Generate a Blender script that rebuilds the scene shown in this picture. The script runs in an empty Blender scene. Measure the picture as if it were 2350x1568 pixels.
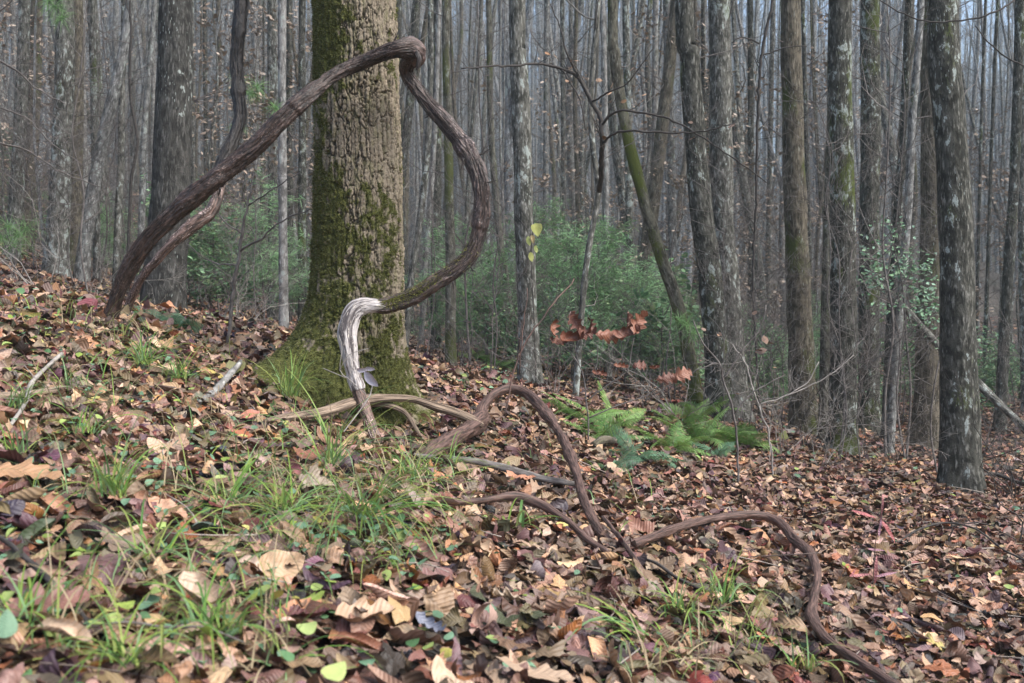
import bpy, math, random
import numpy as np
from mathutils import Vector

# ------------------------------------------------------------------ camera, sky, sun, exposure
scene = bpy.context.scene
COL = scene.collection
F = 2350 * 35.0 / 36.0          # focal length in 2350-wide picture units
cam_d = bpy.data.cameras.new("camera")
cam_d.lens = 35.0; cam_d.sensor_width = 36.0
cam_d.clip_start = 0.05; cam_d.clip_end = 1000
cam_d.dof.use_dof = True; cam_d.dof.focus_distance = 5.6; cam_d.dof.aperture_fstop = 5.0
cam = bpy.data.objects.new("camera", cam_d); COL.objects.link(cam)
cam.location = (0, 0, 0); cam.rotation_euler = (math.radians(90), 0, 0)
scene.camera = cam

SUN_EL, SUN_AZ = math.radians(52), math.radians(118)      # azimuth clockwise from +Y (view direction)
world = bpy.data.worlds.new("World"); scene.world = world; world.use_nodes = True
wn = world.node_tree.nodes; wl = world.node_tree.links
bgn = wn["Background"]
sky = wn.new("ShaderNodeTexSky"); sky.sky_type = 'NISHITA'; sky.sun_disc = False
sky.sun_elevation = SUN_EL; sky.sun_rotation = SUN_AZ
sky.dust_density = 3.0; sky.air_density = 1.0; sky.ozone_density = 1.0
wl.new(sky.outputs[0], bgn.inputs[0]); bgn.inputs[1].default_value = 0.08
sd = bpy.data.lights.new("sun", 'SUN'); sd.energy = 1.5; sd.angle = math.radians(38); sd.color = (1.0, 0.98, 0.92)
sun = bpy.data.objects.new("sun", sd); COL.objects.link(sun)
sdir = Vector((math.sin(SUN_AZ) * math.cos(SUN_EL), math.cos(SUN_AZ) * math.cos(SUN_EL), math.sin(SUN_EL)))
sun.rotation_euler = (-sdir).to_track_quat('-Z', 'Y').to_euler()
scene.view_settings.view_transform = 'Standard'; scene.view_settings.look = 'None'
scene.view_settings.exposure = 1.9; scene.view_settings.gamma = 1.0
scene.render.engine = 'CYCLES'
scene.cycles.max_bounces = 5; scene.cycles.diffuse_bounces = 3; scene.cycles.glossy_bounces = 2
scene.cycles.transmission_bounces = 2; scene.cycles.transparent_max_bounces = 4; scene.cycles.volume_bounces = 1
scene.cycles.use_denoising = True
scene.cycles.use_adaptive_sampling = True

rng = np.random.default_rng(7)
random.seed(7)

# ------------------------------------------------------------------ noise helpers
def _h(ix, iy, iz, seed):
    h = (ix.astype(np.uint32) * np.uint32(374761393) + iy.astype(np.uint32) * np.uint32(668265263)
         + iz.astype(np.uint32) * np.uint32(2147483647 % 1274126177) + np.uint32((seed * 974711 + 12345) & 0xffffffff))
    h = (h ^ (h >> np.uint32(13))) * np.uint32(1274126177)
    h = (h ^ (h >> np.uint32(16))) * np.uint32(2246822519)
    h = h ^ (h >> np.uint32(15))
    return h.astype(np.float64) / 4294967295.0

def vnoise(p, seed=0):
    p = np.asarray(p, float); i = np.floor(p).astype(np.int64); f = p - i; f = f * f * (3 - 2 * f)
    out = np.zeros(len(p))
    for dx in (0, 1):
        wx = f[:, 0] if dx else 1 - f[:, 0]
        for dy in (0, 1):
            wy = f[:, 1] if dy else 1 - f[:, 1]
            for dz in (0, 1):
                wz = f[:, 2] if dz else 1 - f[:, 2]
                out += wx * wy * wz * _h(i[:, 0] + dx, i[:, 1] + dy, i[:, 2] + dz, seed)
    return out * 2 - 1

def fbm(p, octv=4, seed=0):
    a, s, o = 1.0, 0.0, 0.0
    p = np.array(p, float)
    for k in range(octv):
        o = o + a * vnoise(p, seed + k * 17); s += a; a *= 0.5; p = p * 2.03 + 11.3
    return o / s

def worley(p, seed=0):
    i = np.floor(p).astype(np.int64)
    f1 = np.full(len(p), 9.0); f2 = np.full(len(p), 9.0); idv = np.zeros(len(p))
    for dx in (-1, 0, 1):
        for dy in (-1, 0, 1):
            for dz in (-1, 0, 1):
                cx, cy, cz = i[:, 0] + dx, i[:, 1] + dy, i[:, 2] + dz
                h1 = _h(cx, cy, cz, seed)
                q = np.stack([cx + h1, cy + _h(cx, cy, cz, seed + 1), cz + _h(cx, cy, cz, seed + 2)], 1)
                d = np.sqrt(((q - p) ** 2).sum(1))
                m = d < f1
                f2 = np.where(m, f1, np.minimum(f2, d)); idv = np.where(m, h1, idv); f1 = np.where(m, d, f1)
    return f1, f2, idv

def sstep(a, b, x):
    t = np.clip((x - a) / (b - a), 0, 1); return t * t * (3 - 2 * t)

# ------------------------------------------------------------------ picture -> world
def P(u, v, d): return np.array([(u - 1175.0) / F * d, d, -(v - 784.0) / F * d])
def m(px, d): return px * d / F

ANCH = [(0,1568,1.7),(600,1568,1.9),(1175,1568,2.3),(1800,1568,2.8),(2350,1568,3.2),
 (0,1200,2.6),(600,1200,2.9),(1175,1300,3.1),(1800,1300,4.0),(2350,1300,4.6),
 (0,950,3.6),(300,950,3.8),(600,960,4.6),(870,1010,5.2),(600,845,5.9),(930,845,6.8),(1010,900,6.2),
 (1170,1000,6.0),(1200,885,9.2),(1400,1000,7.0),(1400,1100,5.6),(1600,950,9.3),(1930,1045,9.3),(2200,1130,7.5),
 (2350,1110,8.5),(1850,1180,6.0),(2350,1200,6.0),(245,738,5.0),(0,665,5.5),(0,800,4.2),(300,800,4.8),(-500,650,5.2),(-500,900,3.0),
 (370,718,9.5),(125,628,12.0),(20,600,13.0),(450,740,7.0),(2700,1130,8.5),(2700,1300,5.0),
 (600,740,14.0),(1000,810,14.0),(1500,905,13.0),(2000,985,13.0),(2350,965,14.0),(2800,1000,14.0),(-200,520,16.0),
 (0,440,22.0),(500,640,24.0),(1100,710,26.0),(1700,800,25.0),(2300,860,24.0),(3000,860,24.0),(-500,330,26.0)]
AP = np.array([P(*a) for a in ANCH] + [(-1.6,0,-.42),(0,0,-.78),(2.2,0,-1.2),(-3,-3,-.3),(0,-3,-.8),(3,-3,-1.4)])
def _tps(r2): return 0.5 * r2 * np.log(r2 + 1e-9)
_n = len(AP)
_K = _tps(((AP[:, None, :2] - AP[None, :, :2]) ** 2).sum(2)) + np.eye(_n) * 0.12
_Pm = np.hstack([np.ones((_n, 1)), AP[:, :2]])
_A = np.block([[_K, _Pm], [_Pm.T, np.zeros((3, 3))]])
_W = np.linalg.solve(_A, np.concatenate([AP[:, 2], np.zeros(3)]))
Y1 = 26.0
def H(x, y):
    x = np.atleast_1d(np.asarray(x, float)); y = np.atleast_1d(np.asarray(y, float))
    yc = np.clip(y, -4, Y1); lim = 5 + np.abs(yc) * 0.8
    xc = np.clip(x, -lim, lim)
    z = np.empty(len(x))
    for s in range(0, len(x), 20000):
        e = slice(s, s + 20000)
        r2 = (xc[e, None] - AP[None, :, 0]) ** 2 + (yc[e, None] - AP[None, :, 1]) ** 2
        z[e] = _tps(r2) @ _W[:_n] + _W[_n] + _W[_n+1] * xc[e] + _W[_n+2] * yc[e]
    z -= 0.16 * (x - xc)
    t = np.clip(y - Y1, 0, None)
    z += 0.23 * (np.sqrt(t * t + 100) - 10)
    pp = np.stack([x, y, x * 0], 1)
    far = np.clip((y - 14) / 20, 0, 1)
    z += 0.025 * fbm(pp * 1.1, 3, 5) + far * 1.1 * vnoise(pp * 0.09, 6) * np.clip((y - 14) / 60, 0, 1)
    return z
def Hs(x, y): return float(H([x], [y])[0])
def G(u, v, lift=0.0):
    """point where the sight line through picture point (u, v) meets the ground (raised by lift)"""
    ds = np.arange(1.2, 45, 0.02)
    x = (u - 1175.0) / F * ds; z = -(v - 784.0) / F * ds
    k = np.nonzero(z <= H(x, ds) + lift)[0]
    d = ds[k[0]] if len(k) else 12.0
    return P(u, v, d)

# ------------------------------------------------------------------ mesh builder
class MB:
    def __init__(s): s.V = []; s.Q = []; s.T = []; s.C = []; s.R = []; s.n = 0
    def add(s, v, q=None, t=None, col=None, rest=None):
        v = np.asarray(v, np.float32).reshape(-1, 3); k = len(v)
        s.V.append(v)
        if q is not None and len(q): s.Q.append(np.asarray(q, np.int64).reshape(-1, 4) + s.n)
        if t is not None and len(t): s.T.append(np.asarray(t, np.int64).reshape(-1, 3) + s.n)
        c = np.ones((k, 3)) if col is None else np.broadcast_to(np.asarray(col, float), (k, 3))
        s.C.append(c.astype(np.float32))
        s.R.append((v if rest is None else np.asarray(rest)).astype(np.float32)); s.n += k
    def mesh(s, name, smooth=True):
        me = bpy.data.meshes.new(name)
        V = np.concatenate(s.V); Q = np.concatenate(s.Q) if s.Q else np.zeros((0, 4), int)
        T = np.concatenate(s.T) if s.T else np.zeros((0, 3), int)
        me.vertices.add(len(V)); me.vertices.foreach_set("co", V.ravel())
        li = np.concatenate([Q.ravel(), T.ravel()]).astype(np.int32)
        me.loops.add(len(li)); me.loops.foreach_set("vertex_index", li)
        st = np.concatenate([np.arange(len(Q)) * 4, len(Q) * 4 + np.arange(len(T)) * 3]).astype(np.int32)
        me.polygons.add(len(st)); me.polygons.foreach_set("loop_start", st)
        try: me.polygons.foreach_set("loop_total", np.concatenate([np.full(len(Q), 4), np.full(len(T), 3)]).astype(np.int32))
        except Exception: pass
        me.polygons.foreach_set("use_smooth", np.full(len(st), smooth))
        a = me.attributes.new("col", 'FLOAT_COLOR', 'POINT')
        C4 = np.ones((len(V), 4), np.float32); C4[:, :3] = np.concatenate(s.C); a.data.foreach_set("color", C4.ravel())
        a = me.attributes.new("rest", 'FLOAT_VECTOR', 'POINT'); a.data.foreach_set("vector", np.concatenate(s.R).ravel())
        me.update(calc_edges=True); me.validate()
        return me

def obj(name, mb, mat, parent=None, smooth=True):
    me = mb.mesh(name, smooth) if isinstance(mb, MB) else mb
    if mat is not None and not me.materials: me.materials.append(mat)
    o = bpy.data.objects.new(name, me); COL.objects.link(o)
    if parent is not None: o.parent = parent
    return o
def tag(o, label=None, cat=None, group=None, kind=None):
    if label: o["label"] = label
    if cat: o["category"] = cat
    if group: o["group"] = group
    if kind: o["kind"] = kind
    return o
def empty(name, loc=(0, 0, 0), rz=0.0):
    o = bpy.data.objects.new(name, None); o.empty_display_size = 0.2; COL.objects.link(o)
    o.location = loc; o.rotation_euler = (0, 0, rz); return o
def copy_thing(root, loc, rz, scale=1.0, label=None):
    r = root.copy(); COL.objects.link(r); r.location = loc; r.rotation_euler = (0, 0, rz)
    r.scale = (scale, scale, scale)
    if label: r["label"] = label
    for ch in list(root.children):
        if ch.parent != root: continue
        c = ch.copy(); COL.objects.link(c); c.parent = r
    return r

def resample(pts, rad, step):
    """Catmull-Rom through pts (n,3) with radii"""
    pts = np.asarray(pts, float); rad = np.asarray(rad, float)
    if len(pts) == 2:
        n = max(2, int(np.linalg.norm(pts[1] - pts[0]) / step)); t = np.linspace(0, 1, n + 1)[:, None]
        return pts[0] * (1 - t) + pts[1] * t, rad[0] * (1 - t[:, 0]) + rad[1] * t[:, 0]
    E = np.vstack([2 * pts[0] - pts[1], pts, 2 * pts[-1] - pts[-2]])
    o, r = [], []
    for i in range(len(pts) - 1):
        a, b, c, d = E[i:i+4]; n = max(1, int(np.linalg.norm(c - b) / step))
        t = (np.arange(n) / n)[:, None]
        o.append(0.5 * (2*b + (c-a)*t + (2*a-5*b+4*c-d)*t**2 + (3*b-a-3*c+d)*t**3))
        r.append(rad[i] + (rad[i+1] - rad[i]) * t[:, 0])
    o.append(pts[-1:]); r.append(rad[-1:])
    return np.vstack(o), np.concatenate(r)

def frames(pts):
    T = np.gradient(pts, axis=0); T /= np.linalg.norm(T, axis=1)[:, None] + 1e-12
    U = np.zeros_like(T); ref = np.array([0, 0, 1.0]) if abs(T[0, 2]) < 0.8 else np.array([1.0, 0, 0])
    u = np.cross(ref, T[0]); u /= np.linalg.norm(u)
    for i in range(len(T)):
        u = u - T[i] * (u @ T[i]); u /= np.linalg.norm(u) + 1e-12; U[i] = u
    return T, U, np.cross(T, U)

def quads_grid(nr, nc, wrap=True):
    i = np.arange(nr - 1)[:, None] * nc; j = np.arange(nc if wrap else nc - 1)[None, :]
    j2 = (j + 1) % nc
    return np.stack([i + j, i + j2, i + nc + j2, i + nc + j], 2).reshape(-1, 4)

def tube(mb, pts, rad, n=4, step=None, disp=None, col=None, rest_off=0.0, cap=True):
    if step: pts, rad = resample(pts, rad, step)
    pts = np.asarray(pts, float); rad = np.asarray(rad, float)
    T, U, W = frames(pts)
    th = np.linspace(0, 2 * np.pi, n, endpoint=False)
    L = np.concatenate([[0], np.cumsum(np.linalg.norm(np.diff(pts, axis=0), axis=1))])
    c, s_ = np.cos(th), np.sin(th)
    rm = rad[:, None] * np.ones(n)
    rest = np.stack([rad.max() * c[None, :] * np.ones((len(pts), 1)), rad.max() * s_[None, :] * np.ones((len(pts), 1)),
                     (L[:, None] + rest_off) * np.ones(n)], 2)
    if disp is not None: rm = rm + disp(rest.reshape(-1, 3), np.repeat(rad, n)).reshape(len(pts), n)
    nrm = U[:, None, :] * c[None, :, None] + W[:, None, :] * s_[None, :, None]
    v = pts[:, None, :] + nrm * rm[:, :, None]
    nv = len(pts) * n; v = v.reshape(-1, 3); rest = rest.reshape(-1, 3); q = quads_grid(len(pts), n)
    t = None
    if cap:
        v = np.vstack([v, pts[0], pts[-1]]); rest = np.vstack([rest, rest[0], rest[-1]])
        j = np.arange(n); a = np.stack([np.full(n, nv), (j + 1) % n, j], 1)
        b = np.stack([np.full(n, nv + 1), nv - n + j, nv - n + (j + 1) % n], 1); t = np.vstack([a, b])
    if col is not None and np.ndim(col) == 2 and len(col) == nv: col = np.vstack([col, col[:1], col[-1:]])
    mb.add(v, q, t, col, rest)
    return pts, rad

# ------------------------------------------------------------------ materials
def nodes_mat(name, rough=0.85, spec=0.3):
    mt = bpy.data.materials.new(name); mt.use_nodes = True
    nt = mt.node_tree; b = nt.nodes["Principled BSDF"]
    b.inputs["Roughness"].default_value = rough
    b.inputs["Specular IOR Level"].default_value = spec
    return mt, nt, b
def N(nt, t, **k):
    n = nt.nodes.new(t)
    for a, v in k.items():
        if a.startswith("i_"): n.inputs[a[2:].replace("_", " ")].default_value = v
        else: setattr(n, a, v)
    return n
def mixc(nt, fac, a, b, blend='MIX'):
    n = nt.nodes.new("ShaderNodeMix"); n.data_type = 'RGBA'; n.blend_type = blend
    for sock, val in ((n.inputs[0], fac), (n.inputs[6], a), (n.inputs[7], b)):
        if isinstance(val, (int, float)): sock.default_value = val
        elif isinstance(val, tuple): sock.default_value = (*val, 1)
        else: nt.links.new(val, sock)
    return n.outputs[2]
def math_n(nt, op, a, b=None, c=None):
    n = nt.nodes.new("ShaderNodeMath"); n.operation = op
    for i, val in enumerate((a, b, c)):
        if val is None: continue
        if isinstance(val, (int, float)): n.inputs[i].default_value = val
        else: nt.links.new(val, n.inputs[i])
    return n.outputs[0]
def ramp(nt, fac, p0, p1):
    n = nt.nodes.new("ShaderNodeMapRange"); n.interpolation_type = 'SMOOTHSTEP'
    nt.links.new(fac, n.inputs[0]); n.inputs[1].default_value = p0; n.inputs[2].default_value = p1
    return n.outputs[0]
def coords(nt, scale, rnd=True):
    a = N(nt, "ShaderNodeAttribute", attribute_name="rest")
    src = a.outputs["Vector"]
    if rnd:
        oi = N(nt, "ShaderNodeObjectInfo"); mul = N(nt, "ShaderNodeVectorMath", operation='SCALE')
        cx = N(nt, "ShaderNodeCombineXYZ", i_X=37.0, i_Y=91.0, i_Z=53.0)
        nt.links.new(cx.outputs[0], mul.inputs[0]); nt.links.new(oi.outputs["Random"], mul.inputs["Scale"])
        ad = N(nt, "ShaderNodeVectorMath", operation='ADD'); nt.links.new(src, ad.inputs[0]); nt.links.new(mul.outputs[0], ad.inputs[1]); src = ad.outputs[0]
    out = []
    for sc in scale:
        v = N(nt, "ShaderNodeVectorMath", operation='MULTIPLY'); nt.links.new(src, v.inputs[0]); v.inputs[1].default_value = sc
        out.append(v.outputs[0])
    return out
def noise(nt, vec, scale=1.0, detail=4, rough=0.55, dist=0.0):
    n = N(nt, "ShaderNodeTexNoise"); n.inputs["Scale"].default_value = scale; n.inputs["Detail"].default_value = detail
    n.inputs["Roughness"].default_value = rough; n.inputs["Distortion"].default_value = dist
    nt.links.new(vec, n.inputs["Vector"]); return n.outputs["Fac"]
def bump(nt, b, h, strength, dist):
    n = N(nt, "ShaderNodeBump"); n.inputs["Strength"].default_value = strength; n.inputs["Distance"].default_value = dist
    nt.links.new(h, n.inputs["Height"]); nt.links.new(n.outputs[0], b.inputs["Normal"])

def bark(name, dark, mid, light, lichen=(0.34, 0.38, 0.36), lich=0.62, moss=0.0, fiber=1.0, bdist=0.012, mosscol=(0.06, 0.075, 0.018)):
    mt, nt, b = nodes_mat(name, 0.9, 0.2)
    c1, c2, c3, c4 = coords(nt, [(14, 14, 9), (46, 46, 46/ (1 + 2.2*fiber)), (120, 120, 60), (2.6, 2.6, 1.6)])
    n1 = noise(nt, c1, 1, 5, 0.6, 0.4); n2 = noise(nt, c2, 1, 4, 0.6); n3 = noise(nt, c3, 1, 3); n4 = noise(nt, c4, 1, 3)
    base = mixc(nt, ramp(nt, n1, 0.38, 0.62), dark, mid)
    base = mixc(nt, ramp(nt, n2, 0.5, 0.75), base, light)
    l1 = ramp(nt, math_n(nt, 'ADD', n1, math_n(nt, 'MULTIPLY', math_n(nt, 'SUBTRACT', n4, 0.5), 0.6)), lich, lich + 0.04)
    base = mixc(nt, math_n(nt, 'MULTIPLY', l1, ramp(nt, n3, 0.3, 0.5)), base, lichen)
    vo = N(nt, "ShaderNodeTexVoronoi"); vo.inputs["Scale"].default_value = 1.0; nt.links.new(c2, vo.inputs["Vector"])
    spk = math_n(nt, 'LESS_THAN', vo.outputs["Distance"], 0.16)
    base = mixc(nt, math_n(nt, 'MULTIPLY', spk, ramp(nt, n4, 0.45, 0.6)), base, lichen)
    if moss > 0:
        mm = ramp(nt, math_n(nt, 'ADD', math_n(nt, 'ADD', n4, math_n(nt, 'MULTIPLY', n3, 0.3)), math_n(nt, 'MULTIPLY', n2, 0.4)), 1.02 - moss * 0.3, 1.16 - moss * 0.3)
        base = mixc(nt, mm, base, mosscol)
    nt.links.new(base, b.inputs["Base Color"])
    h = math_n(nt, 'ADD', math_n(nt, 'MULTIPLY', n2, 0.7), math_n(nt, 'MULTIPLY', n3, 0.4))
    h = math_n(nt, 'ADD', h, math_n(nt, 'MULTIPLY', n1, 0.5))
    bump(nt, b, h, 0.9, bdist)
    return mt

M = {}
M['grey'] = bark('smooth_grey_bark', (0.04, 0.04, 0.034), (0.14, 0.137, 0.12), (0.40, 0.395, 0.37), lich=0.60, moss=0.15)
M['dark'] = bark('dark_lichened_bark', (0.022, 0.022, 0.018), (0.075, 0.073, 0.062), (0.24, 0.235, 0.21), lich=0.61, moss=0.3)
M['brown'] = bark('brown_furrowed_bark', (0.045, 0.039, 0.029), (0.13, 0.112, 0.085), (0.28, 0.25, 0.20), lich=0.72, moss=0.3, fiber=2)
M['mossy'] = bark('mossy_bark', (0.05, 0.045, 0.034), (0.15, 0.14, 0.105), (0.32, 0.31, 0.26), lich=0.66, moss=0.8, mosscol=(0.075, 0.09, 0.02))
M['mossyfaint'] = bark('faintly_mossy_bark', (0.045, 0.042, 0.033), (0.13, 0.125, 0.10), (0.32, 0.31, 0.27), lich=0.64, moss=0.5, mosscol=(0.075, 0.085, 0.03))
M['pale'] = bark('pale_bark', (0.11, 0.105, 0.1), (0.27, 0.26, 0.25), (0.50, 0.49, 0.47), lich=0.62, moss=0.1)
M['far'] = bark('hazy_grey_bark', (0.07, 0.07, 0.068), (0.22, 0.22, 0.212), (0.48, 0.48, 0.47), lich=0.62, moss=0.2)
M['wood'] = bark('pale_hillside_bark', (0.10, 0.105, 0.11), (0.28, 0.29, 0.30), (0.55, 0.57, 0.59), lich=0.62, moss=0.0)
M['conifer'] = bark('scaly_conifer_bark', (0.022, 0.021, 0.019), (0.062, 0.060, 0.055), (0.16, 0.155, 0.145), lich=0.70, moss=0.0, fiber=1.4, bdist=0.02)

def plain(name, c0, c1, sc=(60, 60, 20), rough=0.8, bd=0.002, spec=0.3):
    mt, nt, b = nodes_mat(name, rough, spec)
    k, = coords(nt, [sc]); n = noise(nt, k, 1, 4)
    nt.links.new(mixc(nt, ramp(nt, n, 0.3, 0.7), c0, c1), b.inputs["Base Color"]); bump(nt, b, n, 0.7, bd)
    return mt
M['twig'] = plain('twig_bark', (0.07, 0.06, 0.055), (0.19, 0.17, 0.16))
M['twigdark'] = plain('dark_twig_bark', (0.025, 0.022, 0.02), (0.07, 0.06, 0.055))
M['twigpale'] = plain('pale_twig_bark', (0.20, 0.18, 0.165), (0.36, 0.33, 0.30))
M['root'] = plain('reddish_vine_bark', (0.03, 0.019, 0.016), (0.165, 0.10, 0.082), (120, 120, 9), 0.6, 0.006)
M['split'] = plain('split_weathered_wood', (0.045, 0.032, 0.025), (0.36, 0.27, 0.20), (150, 150, 6), 0.85, 0.01)

def vine_bark():
    mt, nt, b = nodes_mat('shaggy_vine_bark', 0.5, 0.5)
    a, c, e = coords(nt, [(80, 80, 20), (260, 260, 90), (14, 14, 8)], False)
    n1 = noise(nt, a, 1, 5, 0.6, 0.3); n2 = noise(nt, c, 1, 3); n3 = noise(nt, e, 1, 3)
    col = mixc(nt, ramp(nt, n1, 0.36, 0.66), (0.014, 0.009, 0.007), (0.080, 0.051, 0.042))
    col = mixc(nt, math_n(nt, 'MULTIPLY', ramp(nt, n2, 0.55, 0.68), ramp(nt, n3, 0.42, 0.6)), col, (0.34, 0.27, 0.25))
    at = N(nt, "ShaderNodeAttribute", attribute_name="col")
    col = mixc(nt, 1.0, col, at.outputs["Color"], 'MULTIPLY')
    nt.links.new(col, b.inputs["Base Color"])
    bump(nt, b, math_n(nt, 'ADD', n1, math_n(nt, 'MULTIPLY', n2, 0.4)), 1.0, 0.008)
    return mt
M['vine'] = vine_bark()
def bare_wood():
    mt, nt, b = nodes_mat('barkless_pale_wood', 0.7, 0.3)
    a, c = coords(nt, [(60, 60, 7), (200, 200, 40)], False)
    n1 = noise(nt, a, 1, 4, 0.6, 0.6); n2 = noise(nt, c, 1, 3)
    col = mixc(nt, ramp(nt, n1, 0.40, 0.56), (0.10, 0.085, 0.085), (0.52, 0.48, 0.47))
    col = mixc(nt, ramp(nt, n2, 0.58, 0.68), col, (0.62, 0.56, 0.50))
    nt.links.new(col, b.inputs["Base Color"]); bump(nt, b, math_n(nt, 'ADD', n1, n2), 1.0, 0.006)
    return mt
M['barewood'] = bare_wood()
def hero_bark():
    mt, nt, b = nodes_mat('furrowed_mossy_bark', 0.92, 0.15)
    a, c, e = coords(nt, [(30, 30, 12), (150, 150, 60), (420, 420, 300)], False)
    n1 = noise(nt, a, 1, 4); n2 = noise(nt, c, 1, 4, 0.65); n3 = noise(nt, e, 1, 2)
    at = N(nt, "ShaderNodeAttribute", attribute_name="col"); sp = N(nt, "ShaderNodeSeparateColor"); nt.links.new(at.outputs["Color"], sp.inputs[0])
    # col.r = plate tone, col.g = moss cover
    tone = math_n(nt, 'ADD', math_n(nt, 'MULTIPLY', n2, 0.7), math_n(nt, 'MULTIPLY', sp.outputs[0], 0.55))
    col = mixc(nt, ramp(nt, tone, 0.32, 0.95), (0.035, 0.028, 0.021), (0.29, 0.24, 0.18))
    col = mixc(nt, math_n(nt, 'MULTIPLY', ramp(nt, n1, 0.45, 0.7), 0.5), col, (0.20, 0.19, 0.10))
    mf = ramp(nt, math_n(nt, 'ADD', sp.outputs[1], math_n(nt, 'MULTIPLY', math_n(nt, 'SUBTRACT', n2, 0.5), 0.9)), 0.42, 0.62)
    mcol = mixc(nt, ramp(nt, n3, 0.35, 0.7), (0.04, 0.046, 0.014), (0.145, 0.15, 0.045))
    nt.links.new(mixc(nt, mf, col, mcol), b.inputs["Base Color"])
    bump(nt, b, math_n(nt, 'ADD', n2, math_n(nt, 'MULTIPLY', n3, 0.5)), 0.9, 0.010)
    return mt
M['hero'] = hero_bark()

def leaf_mat(name, rough=0.5, spec=0.4, veins=0.35, trans=0.0):
    mt, nt, b = nodes_mat(name, rough, spec)
    at = N(nt, "ShaderNodeAttribute", attribute_name="col"); rs = N(nt, "ShaderNodeAttribute", attribute_name="rest")
    sp = N(nt, "ShaderNodeSeparateXYZ"); nt.links.new(rs.outputs["Vector"], sp.inputs[0])
    ay = math_n(nt, 'ABSOLUTE', sp.outputs[1])
    ph = math_n(nt, 'SUBTRACT', math_n(nt, 'MULTIPLY', sp.outputs[0], 62.0), math_n(nt, 'MULTIPLY', ay, 55.0))
    wv = math_n(nt, 'SINE', ph)
    vein = ramp(nt, wv, 0.55, 1.0)
    mid = math_n(nt, 'LESS_THAN', ay, 0.014)
    vv = math_n(nt, 'MAXIMUM', vein, mid)
    ge = N(nt, "ShaderNodeNewGeometry")
    c1 = N(nt, "ShaderNodeVectorMath", operation='SCALE'); nt.links.new(rs.outputs["Vector"], c1.inputs[0]); c1.inputs["Scale"].default_value = 9.0
    ns = noise(nt, c1.outputs[0], 1, 4, 0.65)
    c = mixc(nt, math_n(nt, 'MULTIPLY', ramp(nt, ns, 0.42, 0.72), 0.5), at.outputs["Color"], (0.06, 0.04, 0.03))
    hs = N(nt, "ShaderNodeHueSaturation"); hs.inputs["Value"].default_value = 1.35; hs.inputs["Saturation"].default_value = 0.8
    nt.links.new(at.outputs["Color"], hs.inputs["Color"])
    c = mixc(nt, math_n(nt, 'MULTIPLY', vv, veins), c, hs.outputs[0])
    c = mixc(nt, math_n(nt, 'MULTIPLY', ge.outputs["Backfacing"], 0.6), c, hs.outputs[0])
    nt.links.new(c, b.inputs["Base Color"])
    bump(nt, b, math_n(nt, 'ADD', math_n(nt, 'MULTIPLY', wv, 0.5), ns), 0.5, 0.0025)
    if trans > 0:
        tr = N(nt, "ShaderNodeBsdfTranslucent"); nt.links.new(c, tr.inputs[0]); mx = N(nt, "ShaderNodeMixShader"); mx.inputs[0].default_value = trans
        out = nt.nodes["Material Output"]; nt.links.new(b.outputs[0], mx.inputs[1]); nt.links.new(tr.outputs[0], mx.inputs[2]); nt.links.new(mx.outputs[0], out.inputs[0])
    return mt
M['leaf'] = leaf_mat('dead_leaf')
M['green'] = leaf_mat('green_leaf', 0.5, 0.4, 0.15, 0.25)
M['gloss'] = leaf_mat('glossy_green_leaf', 0.25, 0.7, 0.1, 0.1)

def soil_mat():
    mt, nt, b = nodes_mat('leaf_strewn_soil', 0.9, 0.2)
    g = N(nt, "ShaderNodeNewGeometry")
    vo = N(nt, "ShaderNodeTexVoronoi"); vo.inputs["Scale"].default_value = 9.0; nt.links.new(g.outputs["Position"], vo.inputs["Vector"])
    sp = N(nt, "ShaderNodeSeparateColor"); nt.links.new(vo.outputs["Color"], sp.inputs[0])
    nz = noise(nt, g.outputs["Position"], 5.0, 5, 0.6); n2 = noise(nt, g.outputs["Position"], 0.5, 3)
    c = mixc(nt, sp.outputs[0], (0.035, 0.03, 0.025), (0.16, 0.135, 0.115))
    c = mixc(nt, ramp(nt, nz, 0.4, 0.65), c, (0.03, 0.022, 0.016))
    c = mixc(nt, math_n(nt, 'MULTIPLY', ramp(nt, n2, 0.52, 0.7), 0.45), c, (0.045, 0.06, 0.025))
    nt.links.new(c, b.inputs["Base Color"]); bump(nt, b, nz, 0.8, 0.03)
    return mt
M['soil'] = soil_mat()

# ------------------------------------------------------------------ ground
def build_ground():
    mb = MB()
    ys = [-4.0]
    while ys[-1] < 150: ys.append(ys[-1] + (0.06 if ys[-1] < 9 else 0.06 + (ys[-1] - 9) * 0.035))
    ys = np.array(ys); nx = 261
    s = np.linspace(-1, 1, nx); s = np.sign(s) * np.abs(s) ** 1.25
    X = s[None, :] * (8 + 0.95 * np.abs(ys))[:, None]; Y = np.repeat(ys[:, None], nx, 1)
    Z = H(X.ravel(), Y.ravel()); p = np.stack([X.ravel(), Y.ravel(), X.ravel() * 0], 1)
    Z = Z + 0.018 * fbm(p * 6, 3, 9) - 0.025
    mb.add(np.stack([X.ravel(), Y.ravel(), Z], 1), quads_grid(len(ys), nx, False)[:, ::-1])
    me = mb.mesh("ground")
    me.flip_normals()
    o = obj("ground", me, M['soil']); tag(o, "brown soil of the wooded slope under fallen leaves", "ground", kind="structure")
build_ground()

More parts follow.
